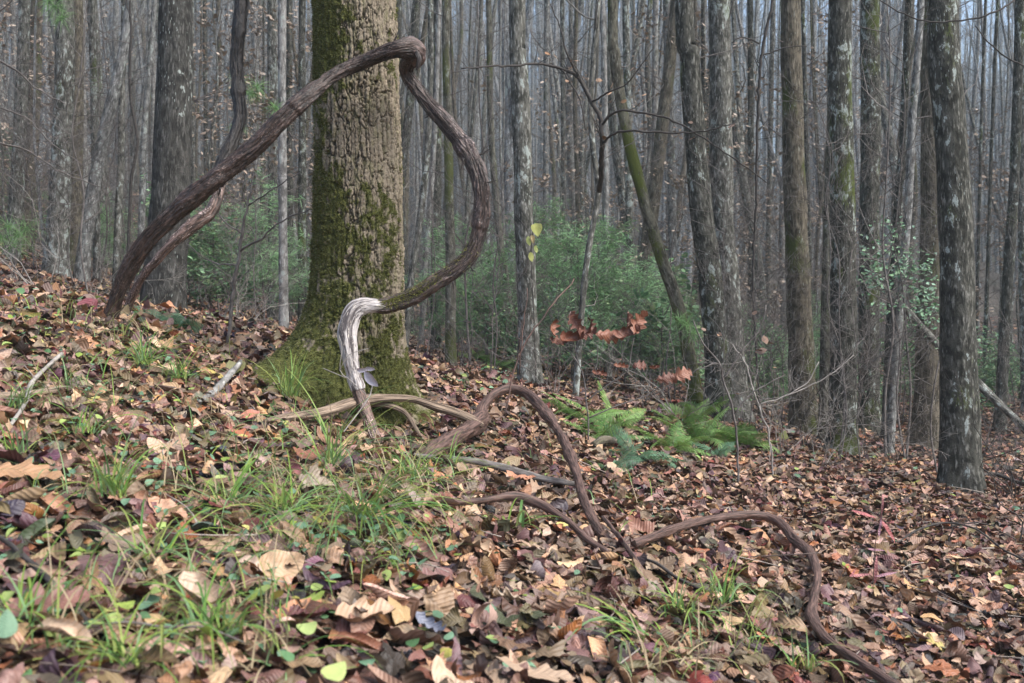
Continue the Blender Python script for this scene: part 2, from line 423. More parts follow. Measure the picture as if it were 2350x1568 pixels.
# ------------------------------------------------------------------ leaf templates
def ovate(nl, nw, asp=0.30, tip=0.8, lobes=0, depth=0.0):
    t = np.linspace(0, 1, nl); s = np.linspace(-1, 1, nw)
    w = asp * np.sin(np.pi * t ** tip) ** 0.75
    if lobes: w = w * (1 - depth * (0.5 + 0.5 * np.cos(2 * np.pi * lobes * t)))
    w = np.maximum(w, 0.006)
    X = np.repeat(t[:, None], nw, 1) - 0.5; Yv = s[None, :] * w[:, None]
    if lobes: X = X + 0.10 * np.abs(s)[None, :] * (w / asp)[:, None]
    return np.stack([X.ravel(), Yv.ravel()], 1), quads_grid(nl, nw, False)
def star(nt_, rings, pts=5, sharp=0.5):
    th = np.linspace(0, 2 * np.pi, nt_, endpoint=False)
    a = np.abs(((th * pts / (2 * np.pi)) % 1) - 0.5) * 2
    R = 0.55 * (1 - sharp * (1 - a) ** 0.8) * (0.85 + 0.25 * np.cos(th - np.pi * 0.2 * 0)) * (1 + 0.08 * np.sin(th * 17))
    v = [np.zeros((1, 2))]
    for k in range(1, rings + 1):
        r = R * k / rings; v.append(np.stack([r * np.cos(th), r * np.sin(th)], 1))
    v = np.vstack(v); j = np.arange(nt_); j2 = (j + 1) % nt_
    tri = np.stack([np.zeros(nt_, int), 1 + j, 1 + j2], 1); q = []
    for k in range(rings - 1):
        a0 = 1 + k * nt_; q.append(np.stack([a0 + j, a0 + nt_ + j, a0 + nt_ + j2, a0 + j2], 1))
    return v, (np.vstack(q) if q else np.zeros((0, 4), int)), tri

def deform(v2, r, curl=1.0, ribs=0.0):
    x, y = v2[:, 0].copy(), v2[:, 1].copy()
    k = r.uniform(-3.6, 6.0) * curl; z = np.zeros(len(x))
    if r.random() < 0.3: k = r.uniform(5, 9) * curl
    z = z + 0.12 * r.uniform(-1, 1) * np.abs(y) * 2 + 0.085 * curl * vnoise(np.stack([x * 4, y * 4, x * 0 + r.uniform(0, 99)], 1), 3)
    z += 0.05 * curl * vnoise(np.stack([x * 9, y * 9, x * 0 + r.uniform(0, 99)], 1), 4)
    if ribs: z += ribs * np.sin(62 * x - 55 * np.abs(y))
    if abs(k) > 0.05:
        y2 = np.sin(k * y) / k; z2 = (1 - np.cos(k * y)) / k
        z = z * np.cos(k * y) + z2; y = y2
    kx = r.uniform(-2.2, 2.4) * curl
    if abs(kx) > 0.05:
        x2 = (np.sin(kx * x)) / kx; z = z + (1 - np.cos(kx * x)) / kx; x = x2
    x = x + 0.15 * y * r.uniform(-1, 1)
    return np.stack([x, y, z], 1)

def make_templates(level, r):
    """level 0 fine, 1 mid, 2 coarse -> list of (v3, rest, q, t, size)"""
    out = []
    nl, nw = [(15, 7), (8, 5), (4, 3)][level]
    for i in range([46, 26, 12][level]):
        kind = r.choice(4, p=[0.48, 0.22, 0.20, 0.10])
        tri = None
        if kind == 0: v2, q = ovate(nl, nw, r.uniform(0.20, 0.31), r.uniform(0.7, 1.0)); size = r.uniform(0.06, 0.125)
        elif kind == 1: v2, q = ovate([24, 13, 5][level], nw, r.uniform(0.26, 0.36), 0.9, r.choice([3, 4]), r.uniform(0.45, 0.7)); size = r.uniform(0.10, 0.17)
        elif kind == 2:
            v2, q, tri = star([40, 20, 8][level], [4, 2, 1][level], r.choice([4, 5]), r.uniform(0.3, 0.62)); size = r.uniform(0.07, 0.14)
        else: v2, q = ovate(nl, nw, r.uniform(0.09, 0.15), 0.9); size = r.uniform(0.05, 0.10)
        v3 = deform(v2, r, 1.0 if level < 2 else 0.6, ribs=(0.010 if (kind == 0 and level == 0 and r.random() < 0.5) else 0.0))
        rest = np.stack([v2[:, 0], v2[:, 1], np.full(len(v2), r.uniform(0, 50))], 1)
        out.append((v3, rest, q, tri, size))
    return out

PAL = np.array([[0.42,0.27,0.18],[0.50,0.35,0.25],[0.60,0.46,0.35],[0.33,0.20,0.14],[0.24,0.16,0.12],[0.38,0.28,0.23],[0.46,0.33,0.28],
                [0.14,0.10,0.085],[0.42,0.17,0.07],[0.30,0.11,0.06],[0.20,0.13,0.12],[0.33,0.25,0.24],[0.55,0.36,0.22],[0.36,0.33,0.10],[0.30,0.38,0.10],[0.36,0.36,0.42]])
PW = np.array([9,8,2.5,10,12,8,6,11,4.5,3,6,4,4,0.45,0.3,0.2]); PW = PW / PW.sum()

def place(mb, tmpl, pos, nrm, size, col, r, tilt=0.5, yaw=None, upv=None):
    """vectorised placement of one template at many positions"""
    v3, rest, q, t, _ = tmpl; k = len(pos); nv = len(v3)
    yaw = r.uniform(0, 2 * np.pi, k) if yaw is None else yaw
    Zv = nrm + r.normal(0, 1, (k, 3)) * np.asarray(tilt).reshape(-1, 1) * 0.6
    Zv /= np.linalg.norm(Zv, axis=1)[:, None]
    a = np.stack([np.cos(yaw), np.sin(yaw), np.zeros(k)], 1)
    X = a - Zv * (a * Zv).sum(1)[:, None]; X /= np.linalg.norm(X, axis=1)[:, None] + 1e-9
    Yv = np.cross(Zv, X)
    fl = np.where(r.random(k) < 0.35, -1.0, 1.0)
    Zv = Zv * fl[:, None]; Yv = Yv * fl[:, None]
    R = np.stack([X, Yv, Zv], 1)
    v = np.einsum('nj,kji->kni', v3, R) * size[:, None, None] + pos[:, None, :]
    off = (np.arange(k) * nv)[:, None, None]
    qq = (q[None] + off).reshape(-1, 4) if len(q) else None
    tt = (t[None] + off).reshape(-1, 3) if t is not None else None
    rr = np.repeat(rest[None], k, 0).copy(); rr[:, :, 2] += r.uniform(0, 40, k)[:, None]
    mb.add(v.reshape(-1, 3), qq, tt, np.repeat(col, nv, 0), rr.reshape(-1, 3))

def ground_normal(x, y):
    e = 0.15; gx = (H(x + e, y) - H(x - e, y)) / (2 * e); gy = (H(x, y + e) - H(x, y - e)) / (2 * e)
    n = np.stack([-gx, -gy, np.ones(len(x))], 1); return n / np.linalg.norm(n, axis=1)[:, None]

def litter(name, label, y0, y1, dens, level, grow, seed, pile):
    r = np.random.default_rng(seed); tm = make_templates(level, r); mb = MB()
    area = 0; 
    k = int(dens * 0.5 * 1.42 * (y1 * y1 - y0 * y0) + dens * 0.5 * (y1 - y0))
    y = np.sqrt(r.uniform(y0 * y0, y1 * y1, k)); x = r.uniform(-1, 1, k) * (0.70 * y + 0.4)
    z = H(x, y); n = ground_normal(x, y)
    cl = fbm(np.stack([x * 1.6, y * 1.6, x * 0], 1), 3, 31)
    hgt = np.abs(r.normal(0, 1, k)) ** 1.0 * pile * (0.8 + 0.8 * cl)
    pos = np.stack([x, y, z], 1) + n * (0.004 + np.clip(hgt, 0, 0.065))[:, None]
    # colour: palette mixed with large-scale drift and brightness jitter
    ci = r.choice(len(PAL), k, p=PW); col = PAL[ci] * np.array([0.82, 0.69, 0.55]) * (0.22 + 0.92 * r.random((k, 1)) ** 1.25) + r.normal(0, 0.012, (k, 3))
    col = np.clip(col, 0.02, 0.75)
    which = r.integers(0, len(tm), k)
    side = np.clip(1.10 - 0.20 * x / np.maximum(y, 1.0) * 2.2, 0.58, 1.35) * np.clip(r.lognormal(0, 0.25, k), 0.45, 1.4)
    redr = np.clip(x * 0.25, 0, 1)[:, None]; col = col * (1 - redr * np.array([-0.02, 0.06, 0.08])); keep = ~((cl > 0.22) & (r.random(k) < 0.55) & (x < 0.6))
    for i, t in enumerate(tm):
        s = (which == i) & keep
        if not s.any(): continue
        # nearer leaves on the left bank are the large ones
        sz = np.minimum(t[4] * side[s] * grow, .16)
        place(mb, t, pos[s], n[s], sz, col[s], r, tilt=r.uniform(0.08, 0.8, s.sum()))
    o = obj(name, mb, M['leaf']); tag(o, label, "leaf litter", kind="stuff"); return o
litter("leaf_litter", "curled tan and brown fallen leaves covering the near bank", 1.0, 4.6, 1150, 0, 1.0, 21, 0.024)
litter("leaf_litter", "brown fallen leaves covering the slope around the big tree", 4.6, 9.0, 1000, 1, 0.80, 22, 0.020)
litter("leaf_litter", "brown fallen leaves carpeting the ground between the farther trunks", 9.0, 17.0, 260, 2, 1.0, 23, 0.018)
litter("leaf_litter", "sparse brown leaves on the ground deep in the wood", 17.0, 40.0, 26, 2, 2.0, 24, 0.03)

litter("leaf_litter", "crumbled leaf fragments lying between the whole leaves", 1.0, 6.5, 2200, 2, 0.30, 25, 0.016)
# small dead twigs lying in the litter
def twig_litter():
    r = np.random.default_rng(5); mb = MB()
    for i in range(1500):
        y = math.sqrt(r.uniform(1.2, 150)); x = r.uniform(-1, 1) * (0.6 * y + 0.2); z = Hs(x, y)
        a = r.uniform(0, 6.28); L = r.uniform(0.05, 0.30) * (1.6 if r.random() < 0.12 else 1); k = 5
        t = np.linspace(-0.5, 0.5, k)
        dx, dy = math.cos(a), math.sin(a); n = ground_normal(np.array([x]), np.array([y]))[0]
        bend = r.normal(0, 0.12)
        px = x + t * L * dx - bend * L * (t * t * 4) * dy; py = y + t * L * dy + bend * L * (t * t * 4) * dx
        pz = z + (-(n[0] * (px - x) + n[1] * (py - y)) / n[2]) + r.uniform(0.012, 0.06) + t * L * r.normal(0, 0.15)
        rad = r.uniform(0.0008, 0.0028) * (1 - 0.4 * (t + 0.5))
        c = [0.5, 0.42, 0.36] if r.random() < 0.5 else [0.24, 0.18, 0.15]
        tube(mb, np.stack([px, py, pz], 1), rad, 4, col=np.array(c) * 0.6)
    o = obj("twig_litter", mb, M['leaf']); tag(o, "short dead twigs scattered through the fallen leaves", "twigs", kind="stuff")
twig_litter()

# ------------------------------------------------------------------ the big mossy tree
TD = 5.6
def bark_sheet():
    mb = MB()
    nA, nz = 430, 800
    z = np.linspace(-1.05, 2.35, nz); th = np.linspace(0, 2 * np.pi, nA, endpoint=False)
    vv = 784 - z * F / TD
    cxp = np.interp(vv, [-200, 0, 357, 612, 765, 1000], [812, 815, 822, 822, 822, 826])
    rpx = np.interp(vv, [-200, 0, 357, 560, 663, 800, 1000, 1200], [93, 94.5, 97.5, 100, 101, 103, 108, 112])
    cx = (cxp - 1175) / F * TD; r0 = rpx / F * TD
    Z, TH = np.meshgrid(z, th, indexing='ij'); CX = cx[:, None] + 0 * TH; R0 = r0[:, None] + 0 * TH
    def lobe(t0, A, zz, h, p):
        c = np.clip(np.cos(TH - t0), 0, 1) ** p
        return np.minimum(A * np.exp(-(Z - zz) / h), 0.62) * c
    R = R0 + lobe(math.radians(195), 0.27, -0.11, 0.165, 2.6) + lobe(math.radians(262), 0.07, -0.35, 0.16, 4) \
        + lobe(math.radians(318), 0.05, -0.45, 0.14, 5) + lobe(math.radians(120), 0.2, -0.11, 0.16, 4) + lobe(math.radians(40), 0.12, -0.3, 0.2, 4)
    rest = np.stack([0.245 * np.cos(TH), 0.245 * np.sin(TH), Z], 2).reshape(-1, 3)
    wp = np.stack([fbm(rest * 9, 3, 41), fbm(rest * 9, 3, 42), fbm(rest * 9, 3, 43)], 1)
    jag = np.stack([vnoise(rest * 75, 44), vnoise(rest * 75, 45), vnoise(rest * 75, 46)], 1)
    wz = np.stack([fbm(rest * np.array([4, 4, 7]), 3, 47), fbm(rest * np.array([4, 4, 7]), 3, 48), 0 * rest[:, 0]], 1)
    q = rest / np.array([0.026, 0.026, 0.20]) + wp * np.array([0.22, 0.22, 1.2]) + wz * 0.38 + jag * np.array([0.15, 0.15, 0.12])
    f1, f2, idv = worley(q, 3)
    plate = sstep(0.0, 0.15, f2 - f1)
    q2 = rest / np.array([0.04, 0.04, 0.034]) + wp * 1.2 + jag * 0.25
    g1, g2, id2 = worley(q2, 8); small = sstep(0.0, 0.12, g2 - g1)
    fine = fbm(rest * np.array([90, 90, 45]), 3, 51)
    big = fbm(rest * np.array([5, 5, 1.5]), 2, 61)
    d = 0.0165 * (plate - 1) + 0.0045 * (small - 1) * plate + 0.008 * (idv - 0.5) * plate + 0.004 * (id2 - 0.5) * plate + 0.0052 * fine + 0.010 * big
    # moss cover: strong at the base and left flank, a patch half way up, lighter near the top
    zf, thf = Z.ravel(), TH.ravel()
    mn = fbm(rest * np.array([6, 6, 4]), 4, 71)
    left = np.clip(-np.cos(thf - 0.15), 0, 1)
    mo = sstep(0.42, -0.25, zf) * 0.66 + left * 0.38 + 0.03 + 0.12 + 0.62 * np.exp(-((zf - 0.52) / 0.40) ** 2) + 0.50 * sstep(1.15, 1.7, zf) * (0.75 + left)
    mo = mo - 0.12 * sstep(0.8, 1.0, zf) * sstep(1.5, 1.2, zf)
    right = np.clip(np.cos(thf - math.radians(-25)), 0, 1)
    mo = mo - 0.16 * right * sstep(-0.35, 0.1, zf)
    moss = np.clip(mo * 0.86 + 0.60 * mn + 0.55 * fbm(rest * np.array([34, 34, 24]), 3, 73), 0, 1)
    d = d + 0.006 * sstep(0.4, 0.7, moss) * (0.5 + fine)
    Rr = R.ravel() + d
    x = CX.ravel() + Rr * np.cos(thf); y = TD + Rr * np.sin(thf)
    col = np.stack([plate * (0.45 + 0.55 * idv) + 0.15 * small, moss, plate], 1)
    v = np.stack([x, y, zf], 1)
    mb.add(v, quads_grid(nz, nA), None, col, rest)
    # the trunk above the picture
    hp = np.array([[cx[-1], TD, 2.3], [cx[-1] - .02, TD, 5], [cx[-1] - .1, TD + .05, 9], [cx[-1] - .15, TD + .1, 14], [cx[-1] - .1, TD + .1, 19]])
    tube(mb, hp, [0.226, 0.20, 0.165, 0.12, 0.05], 40, step=0.12, col=(0.6, 0.5, 1),
         disp=lambda rs, rr: 0.006 * fbm(rs * np.array([30, 30, 8]), 2, 3))
    return mb, v, moss, thf, col
hero = empty("tree", (P(822, 784, TD)[0], TD, Hs(P(822, 784, TD)[0], TD)))
tag(hero, "thick tree with furrowed tan bark and green moss, ringed by the looping vine", "tree")
HINV = Vector(hero.location) * -1
def local(o, root=hero):
    o.parent = root; o.location = -Vector(root.location); return o
hmb, hv, hmoss, hth, hcol = bark_sheet()
hero_trunk = local(obj("trunk", hmb, M['hero']))

def moss_tufts():
    r = np.random.default_rng(11); mb = MB()
    cand = np.nonzero((hmoss > 0.5) & (np.sin(hth) < 0.35))[0]
    pk = r.choice(cand, 60000); p = hv[pk] + r.normal(0, 0.002, (len(pk), 3))
    n = np.stack([np.cos(hth[pk]), np.sin(hth[pk]), np.full(len(pk), 0.25)], 1) + r.normal(0, 0.45, (len(pk), 3))
    n /= np.linalg.norm(n, axis=1)[:, None]
    s = np.cross(n, r.normal(0, 1, n.shape)); s /= np.linalg.norm(s, axis=1)[:, None]
    L = r.uniform(0.004, 0.016, len(pk))[:, None]; w = r.uniform(0.0012, 0.0034, len(pk))[:, None]
    v = np.stack([p - s * w, p + s * w, p + n * L], 1).reshape(-1, 3)
    t = np.arange(len(v)).reshape(-1, 3)
    c = np.array([0.12, 0.132, 0.034]) * r.uniform(0.35, 1.4, (len(pk), 1)) + np.array([0.03, 0.01, 0]) * r.random((len(pk), 1))
    mb.add(v, None, t, np.repeat(c, 3, 0))
    obj("moss", mb, M['green'], hero_trunk, smooth=False)
moss_tufts()

# bare twigs of trees --------------------------------------------------------
def branch(mb, p, d, L, r0, depth, r, n=4, droop=0.0, up=0.12, sub=3.0, crook=0.22, out=None, col=None):
    k = max(4, int(L / 0.16)); k = min(k, 14)
    pts = [np.array(p, float)]; dd = np.array(d, float) / np.linalg.norm(d)
    for i in range(k):
        dd = dd + r.normal(0, crook, 3) * np.array([1, 1, 0.7]) + np.array([0, 0, up - droop * i / k]); dd /= np.linalg.norm(dd)
        pts.append(pts[-1] + dd * L / k)
    pts = np.array(pts); rad = r0 * (1 - 0.8 * np.linspace(0, 1, k + 1))
    tube(mb, pts, np.maximum(rad, 0.0011), n if depth > 0 else 3, cap=False, col=col)
    if out is not None: out.append(pts)
    if depth > 0:
        for j in range(int(sub + r.random() * 2)):
            i = r.integers(1, k); s = np.cross(dd, r.normal(0, 1, 3)); s /= np.linalg.norm(s) + 1e-9
            nd = (pts[i + 1] - pts[i]); nd = nd / np.linalg.norm(nd) * 0.8 + s * r.uniform(0.5, 1.0)
            branch(mb, pts[i], nd, L * r.uniform(0.3, 0.6) * (1 - 0.4 * i / k), max(rad[i] * 0.55, 0.0011), depth - 1, r, n, droop, up, sub, crook, out, col)

def crown_mb(r, xyz_at, h0, h1, count, L0, rad0, depth=2, spread=1.0):
    mb = MB()
    for i in range(count):
        f = (i + r.random()) / count; h = h0 + (h1 - h0) * f
        p = xyz_at(h); a = r.uniform(0, 6.28)
        branch(mb, p, (math.cos(a) * spread, math.sin(a) * spread, r.uniform(0.1, 0.8)), L0 * r.uniform(0.5, 1.1) * (1 - 0.4 * f), rad0 * (1 - 0.5 * f), depth, r)
    return mb
rr_ = np.random.default_rng(3)
local(obj("crown", crown_mb(rr_, lambda h: np.array([P(815, 0, TD)[0] - .1, TD + .05, h]), 6.0, 18.5, 22, 3.2, 0.05), M['twig']))

# ------------------------------------------------------------------ vines
def shaggy(amp, seed):
    def f(rs, rad):
        a = fbm(rs * np.array([46, 46, 8]), 3, seed); b = -np.abs(fbm(rs * np.array([110, 110, 17]), 3, seed + 9)) * 1.8 + .3; c = vnoise(rs * np.array([6, 6, 3.2]), seed + 5)
        e = vnoise(rs * np.array([200, 200, 70]), seed + 7)
        th = np.arctan2(rs[:, 1], rs[:, 0]); kn = sstep(0.45, 0.85, vnoise(rs * np.array([2, 2, 7]), seed + 3))
        return rad * (amp * a * 1.7 + 0.9 * amp * b + 0.8 * amp * c + 0.09 * np.cos(2 * th + rs[:, 2] * 7 + seed) + 0.22 * kn) + 0.0016 * e
    return f
def path(pts): return np.array([P(u, v, d) for (u, v, d, w) in pts]), np.array([m(w, d) for (u, v, d, w) in pts])

V1 = [(232,775,5.02,18),(252,728,5.0,20),(272,672,4.98,22),(300,610,4.97,24),(345,545,4.96,24),(400,490,4.96,25),(460,440,4.96,25),(520,393,4.97,24),
      (590,335,4.98,23),(650,270,5.0,22),(700,225,5.05,20),(760,178,5.14,19),(820,148,5.18,18),(875,124,5.17,19),(912,112,5.16,24),(938,112,5.2,27),(948,128,5.27,24)]
V2 = [(950,120,5.22,19),(936,146,5.32,20),(934,168,5.36,18),(952,198,5.36,18),(985,240,5.34,19),(1025,285,5.3,20),(1062,330,5.26,20),(1088,375,5.22,20),(1103,425,5.2,21),
      (1106,480,5.2,20),(1098,535,5.2,20),(1082,580,5.19,21),(1050,615,5.18,21),(1005,645,5.17,20),(955,677,5.15,20),(905,697,5.13,19),(875,703,5.11,17),(850,703,5.10,12),(834,703,5.09,6)]
V3 = [(885,702,5.11,8),(862,701,5.10,14),(836,702,5.09,17),(818,710,5.08,18),(806,728,5.07,18),(798,765,5.06,19),(802,805,5.06,18),(810,850,5.08,17),(822,895,5.08,16)]
V4 = [(820,888,5.08,15),(832,925,5.06,17),(846,965,5.02,18),(862,1015,4.98,16),(872,1050,4.96,14)]
vine = empty("vine", tuple(P(248, 735, 5.0)))
tag(vine, "thick dark shaggy vine looping round the mossy trunk in a big bow", "vine")
def vmb(pts, n, step, amp, seed, tint=None, knots=()):
    mb = MB(); p, w = path(pts)
    w2 = w.copy()
    tube(mb, p, w2, n, step, shaggy(amp, seed), col=(1, 1, 1) if tint is None else tint)
    return mb
def peel(mb, pts, count, seed, tint=(1, 1, 1)):
    """loose strips and splinters of bark lifting off a vine"""
    r = np.random.default_rng(seed); p, w = path(pts); p, w = resample(p, w, 0.02); T, U, W = frames(p)
    for i in range(count):
        k = r.integers(2, len(p) - 10); a = r.uniform(0, 6.28); L = r.integers(3, 9)
        kk = np.arange(k, min(k + L, len(p) - 1)); f = np.linspace(0, 1, len(kk))
        nr = U[kk] * math.cos(a) + W[kk] * math.sin(a); sd_ = np.cross(T[kk], nr)
        c = p[kk] + nr * (w[kk] * 0.98 + 0.001 + f ** 2 * r.uniform(0.0, 0.012))[:, None]; wd = (0.0035 * (1 - 0.8 * f) * r.uniform(0.5, 1.4))[:, None]
        v = np.stack([c - sd_ * wd, c + sd_ * wd, c + nr * 0.0018], 1).reshape(-1, 3)
        n = len(kk); q = []
        for j in range(n - 1):
            b0 = j * 3; q += [(b0, b0 + 2, b0 + 5, b0 + 3), (b0 + 2, b0 + 1, b0 + 4, b0 + 5), (b0 + 1, b0, b0 + 3, b0 + 4)]
        mb.add(v, np.array(q), None, tint, np.stack([v[:, 0], v[:, 1], v[:, 2]], 1))
V1 = [(u, v, d, w * .78) for u, v, d, w in V1]; V2 = [(u, v, d, w * .84) for u, v, d, w in V2]
mbv = vmb(V1, 96, 0.004, 0.17, 100, (.78, .70, .66)); peel(mbv, V1, 480, 5, (.8, .75, .72))
local(obj("stem", mbv, M['vine']), vine)
mbv = vmb(V2, 84, 0.004, 0.18, 120, (1.15, 1.13, 1.16)); peel(mbv, V2, 520, 6)
lower_arm = local(obj("stem", mbv, M['vine']), vine)
mbv = vmb(V3, 64, 0.005, 0.12, 140); o = local(obj("bare_stem", mbv, M['barewood']), vine); o["label"] = "pale barkless bend of the vine"
mbv = vmb(V4, 56, 0.005, 0.14, 150, (2.6, 2.5, 2.4)); local(obj("root", mbv, M['vine']), vine)
# knot at the top of the loop, with drooping hook of bark
mbk = MB()
tube(mbk, np.array([P(905,114,5.17), P(938,108,5.2), P(954,118,5.24), P(956,138,5.28), P(948,150,5.32)]), [m(14,5.2), m(22,5.2), m(23,5.2), m(17,5.2), m(8,5.2)], 56, 0.005,
     lambda rs, rad: rad * (0.22 * fbm(rs * np.array([60, 60, 40]), 3, 8) + 0.12 * vnoise(rs * 22, 4)), col=(1.9, 1.9, 2.0))
tube(mbk, np.array([P(955,120,5.19), P(962,135,5.18), P(960,152,5.18), P(956,162,5.18)]), [m(8,5.2), m(6,5.2), m(4,5.2), m(1.5,5.2)], 16, 0.006, shaggy(0.3, 4), col=(0.5, 0.5, 0.5))
local(obj("knot", mbk, M['vine']), vine)
mbs = MB(); rs9 = np.random.default_rng(99)
for (u, v, d, dx, dz, L) in [(1062,372,5.14,-.2,-1,.06),(1108,352,5.2,.9,.5,.05),(1124,418,5.18,.9,.2,.04),(1040,655,5.12,.1,-1,.05),(668,312,4.96,.5,-.8,.05),(505,440,4.93,0,-1,.05),(1118,500,5.18,.8,-.6,.03),(905,95,5.16,.4,1,.05),(985,262,5.33,-.7,-.6,.04),(1085,620,5.16,.5,-.8,.035)]:
    p0 = P(u, v, d); q1 = p0 + np.array([dx, 0, dz]) * L * .5 + rs9.normal(0, .006, 3); q2_ = p0 + np.array([dx, -.2, dz]) * L
    tube(mbs, np.array([p0 - np.array([dx, 0, dz]) * .02, p0, q1, q2_]), [.006, .005, .003, .0012], 6, .008, col=(.5, .5, .5))
    for k_ in range(2): tube(mbs, np.array([p0 + rs9.normal(0, .008, 3), q1 + rs9.normal(0, .012, 3), q2_ + rs9.normal(0, .02, 3)]), [.0016, .0012, .0008], 4, .01, col=(.8, .7, .6))
local(obj("rootlets", mbs, M['vine']), vine)
# moss along the lower arm of the vine
def vine_moss():
    r = np.random.default_rng(8); mb = MB(); p, w = path(V2); p, w = resample(p, w, 0.01)
    vy = 784 - p[:, 2] / p[:, 1] * F; ks = np.nonzero(vy > 560)[0]
    for i in range(5200):
        k = int(ks[int(len(ks) * (r.random() ** 0.55))]) if False else int(r.choice(ks))
        up = 784 - p[k, 2] / p[k, 1] * F
        if up < 640 and r.random() < 0.85: continue
        a = r.normal(0, 0.8); T = p[min(k + 1, len(p) - 1)] - p[k - 1]; T /= np.linalg.norm(T)
        upv = np.array([0, -0.55, 0.85]); upv = upv - T * (upv @ T); upv /= np.linalg.norm(upv); sd_ = np.cross(T, upv)
        n = upv * math.cos(a) + sd_ * math.sin(a); b = p[k] + n * w[k] * 0.98 + T * r.normal(0, 0.004)
        n2 = n + r.normal(0, 0.5, 3) + np.array([0, 0, -0.3]); n2 /= np.linalg.norm(n2); L = r.uniform(0.004, 0.016); s = np.cross(n2, r.normal(0, 1, 3)); s /= np.linalg.norm(s)
        c = np.array([0.22, 0.23, 0.035]) * r.uniform(0.5, 1.3)
        mb.add(np.array([b - s * 0.002, b + s * 0.002, b + n2 * L]), None, [[0, 1, 2]], c)
    obj("moss", mb, M['green'], lower_arm, smooth=False)
vine_moss()

# second vine hanging behind on the left
VB = [(575,-2400,6.6,11),(560,-900,6.0,13),(553,-120,5.7,15),(553,0,5.68,16),(548,70,5.66,15),(543,140,5.65,14),(548,210,5.63,14),(551,270,5.6,13),(538,318,5.56,15),(520,355,5.5,17),(506,392,5.42,15),(500,430,5.35,12)]
VB2 = [(508,400,5.4,12),(496,460,5.33,14),(478,492,5.3,16),(440,520,5.26,16),(398,556,5.24,14),(360,598,5.24,12),(330,630,5.26,10),(300,690,5.35,9),(275,770,5.4,8)]
v2e = empty("vine", tuple(P(290, 700, 5.2)))
tag(v2e, "dark vine hanging straight down from above, passing behind the looping vine", "vine")
mbv = vmb(VB, 44, 0.01, 0.20, 200, (0.2, 0.19, 0.18)); peel(mbv, VB[2:], 160, 15, (0.2, 0.2, 0.2)); local(obj("stem", mbv, M['vine']), v2e)
VB2 = [(u, v, d, w * .85) for u, v, d, w in VB2]
mbv = vmb(VB2, 48, 0.007, 0.2, 210, (2.6, 2.6, 2.6)); peel(mbv, VB2, 90, 16, (2.3, 2.3, 2.3)); o = local(obj("stem", mbv, M['vine']), v2e); o["label"] = "greyish pink lower stem of the hanging vine"

# ground vines
def gtube(pts, n, step, dispf, col=None):
    mb = MB(); p = np.array([G(u, v, l) for (u, v, l, w) in pts]); w = np.array([m(w, q[1]) for (u, v, l, w), q in zip(pts, p)])
    # smooth depths
    for _ in range(2):
        dd = p[:, 1].copy(); dd[1:-1] = (dd[:-2] + 2 * dd[1:-1] + dd[2:]) / 4
        p = np.array([P(u, v, d) for (u, v, l, _w), d in zip(pts, dd)])
    tube(mb, p, w, n, step, dispf, col=col); return mb, p
GA = [(1090,985,.10,17),(1100,962,.16,15),(1108,935,.20,14),(1130,908,.24,13),(1168,893,.27,13),(1212,906,.27,13),(1250,945,.27,13),(1288,1002,.24,13),(1318,1070,.2,13),(1338,1140,.14,13),
      (1365,1200,.08,13),(1395,1240,.07,13),(1432,1253,.07,12),(1490,1236,.075,11),(1560,1210,.09,11),(1640,1190,.09,11),(1735,1182,.11,11),(1790,1200,.10,12),(1822,1238,.09,13),(1858,1268,.085,13),
      (1876,1318,.085,12),(1868,1375,.085,12),(1864,1418,.11,14),(1898,1468,.125,13),(1950,1508,.13,13),(2010,1546,.13,13),(2110,1612,.12,13)]
va = empty("vine", tuple(G(1432, 1250)))
tag(va, "reddish brown vine arching over the leaves and snaking to the lower edge", "vine")
GA = [(u, v, l, w * .85) for u, v, l, w in GA]
mbg, _ = gtube(GA, 40, 0.008, shaggy(0.13, 300)); local(obj("stem", mbg, M['root']), va)
GB = [(955,1080,.0,12),(985,1045,.06,21),(1020,1020,.09,21),(1060,995,.11,19),(1098,970,.13,20),(1112,955,.15,16)]
mbg, _ = gtube(GB, 40, 0.008, shaggy(0.2, 310)); local(obj("root", mbg, M['root']), va)
GS = [(610,966,.05,6),(660,958,.07,11),(740,946,.10,14),(800,926,.14,14),(840,917,.17,14),(900,914,.20,12),(950,918,.2,11),(1000,934,.19,14),(1045,948,.18,15),(1085,965,.16,15),(1105,975,.15,12)]
vs = empty("split_wood", tuple(G(700, 975)))
tag(vs, "split weathered grey-brown stem lying in front of the mossy trunk", "dead wood")
def plank(rs, rad):
    th = np.arctan2(rs[:, 1], rs[:, 0]); return rad * (-0.45 * np.abs(np.sin(th)) ** 2 + 0.25 * fbm(rs * np.array([90, 90, 5]), 3, 77) - 0.35 * np.exp(-((th - 2.6) / 0.25) ** 2) - 0.35 * np.exp(-((th + 0.9) / 0.3) ** 2))
GS = [(u, v, l, w * 1.25) for u, v, l, w in GS]
mbg, _ = gtube(GS, 48, 0.007, plank); local(obj("stem", mbg, M['split']), vs)
GS2 = [(835,925,.13,8),(890,930,.15,8),(930,948,.14,6),(955,985,.08,4),(972,1010,.03,3)]
mbg, _ = gtube(GS2, 16, 0.01, shaggy(0.15, 313)); local(obj("splinter", mbg, M['split']), vs)

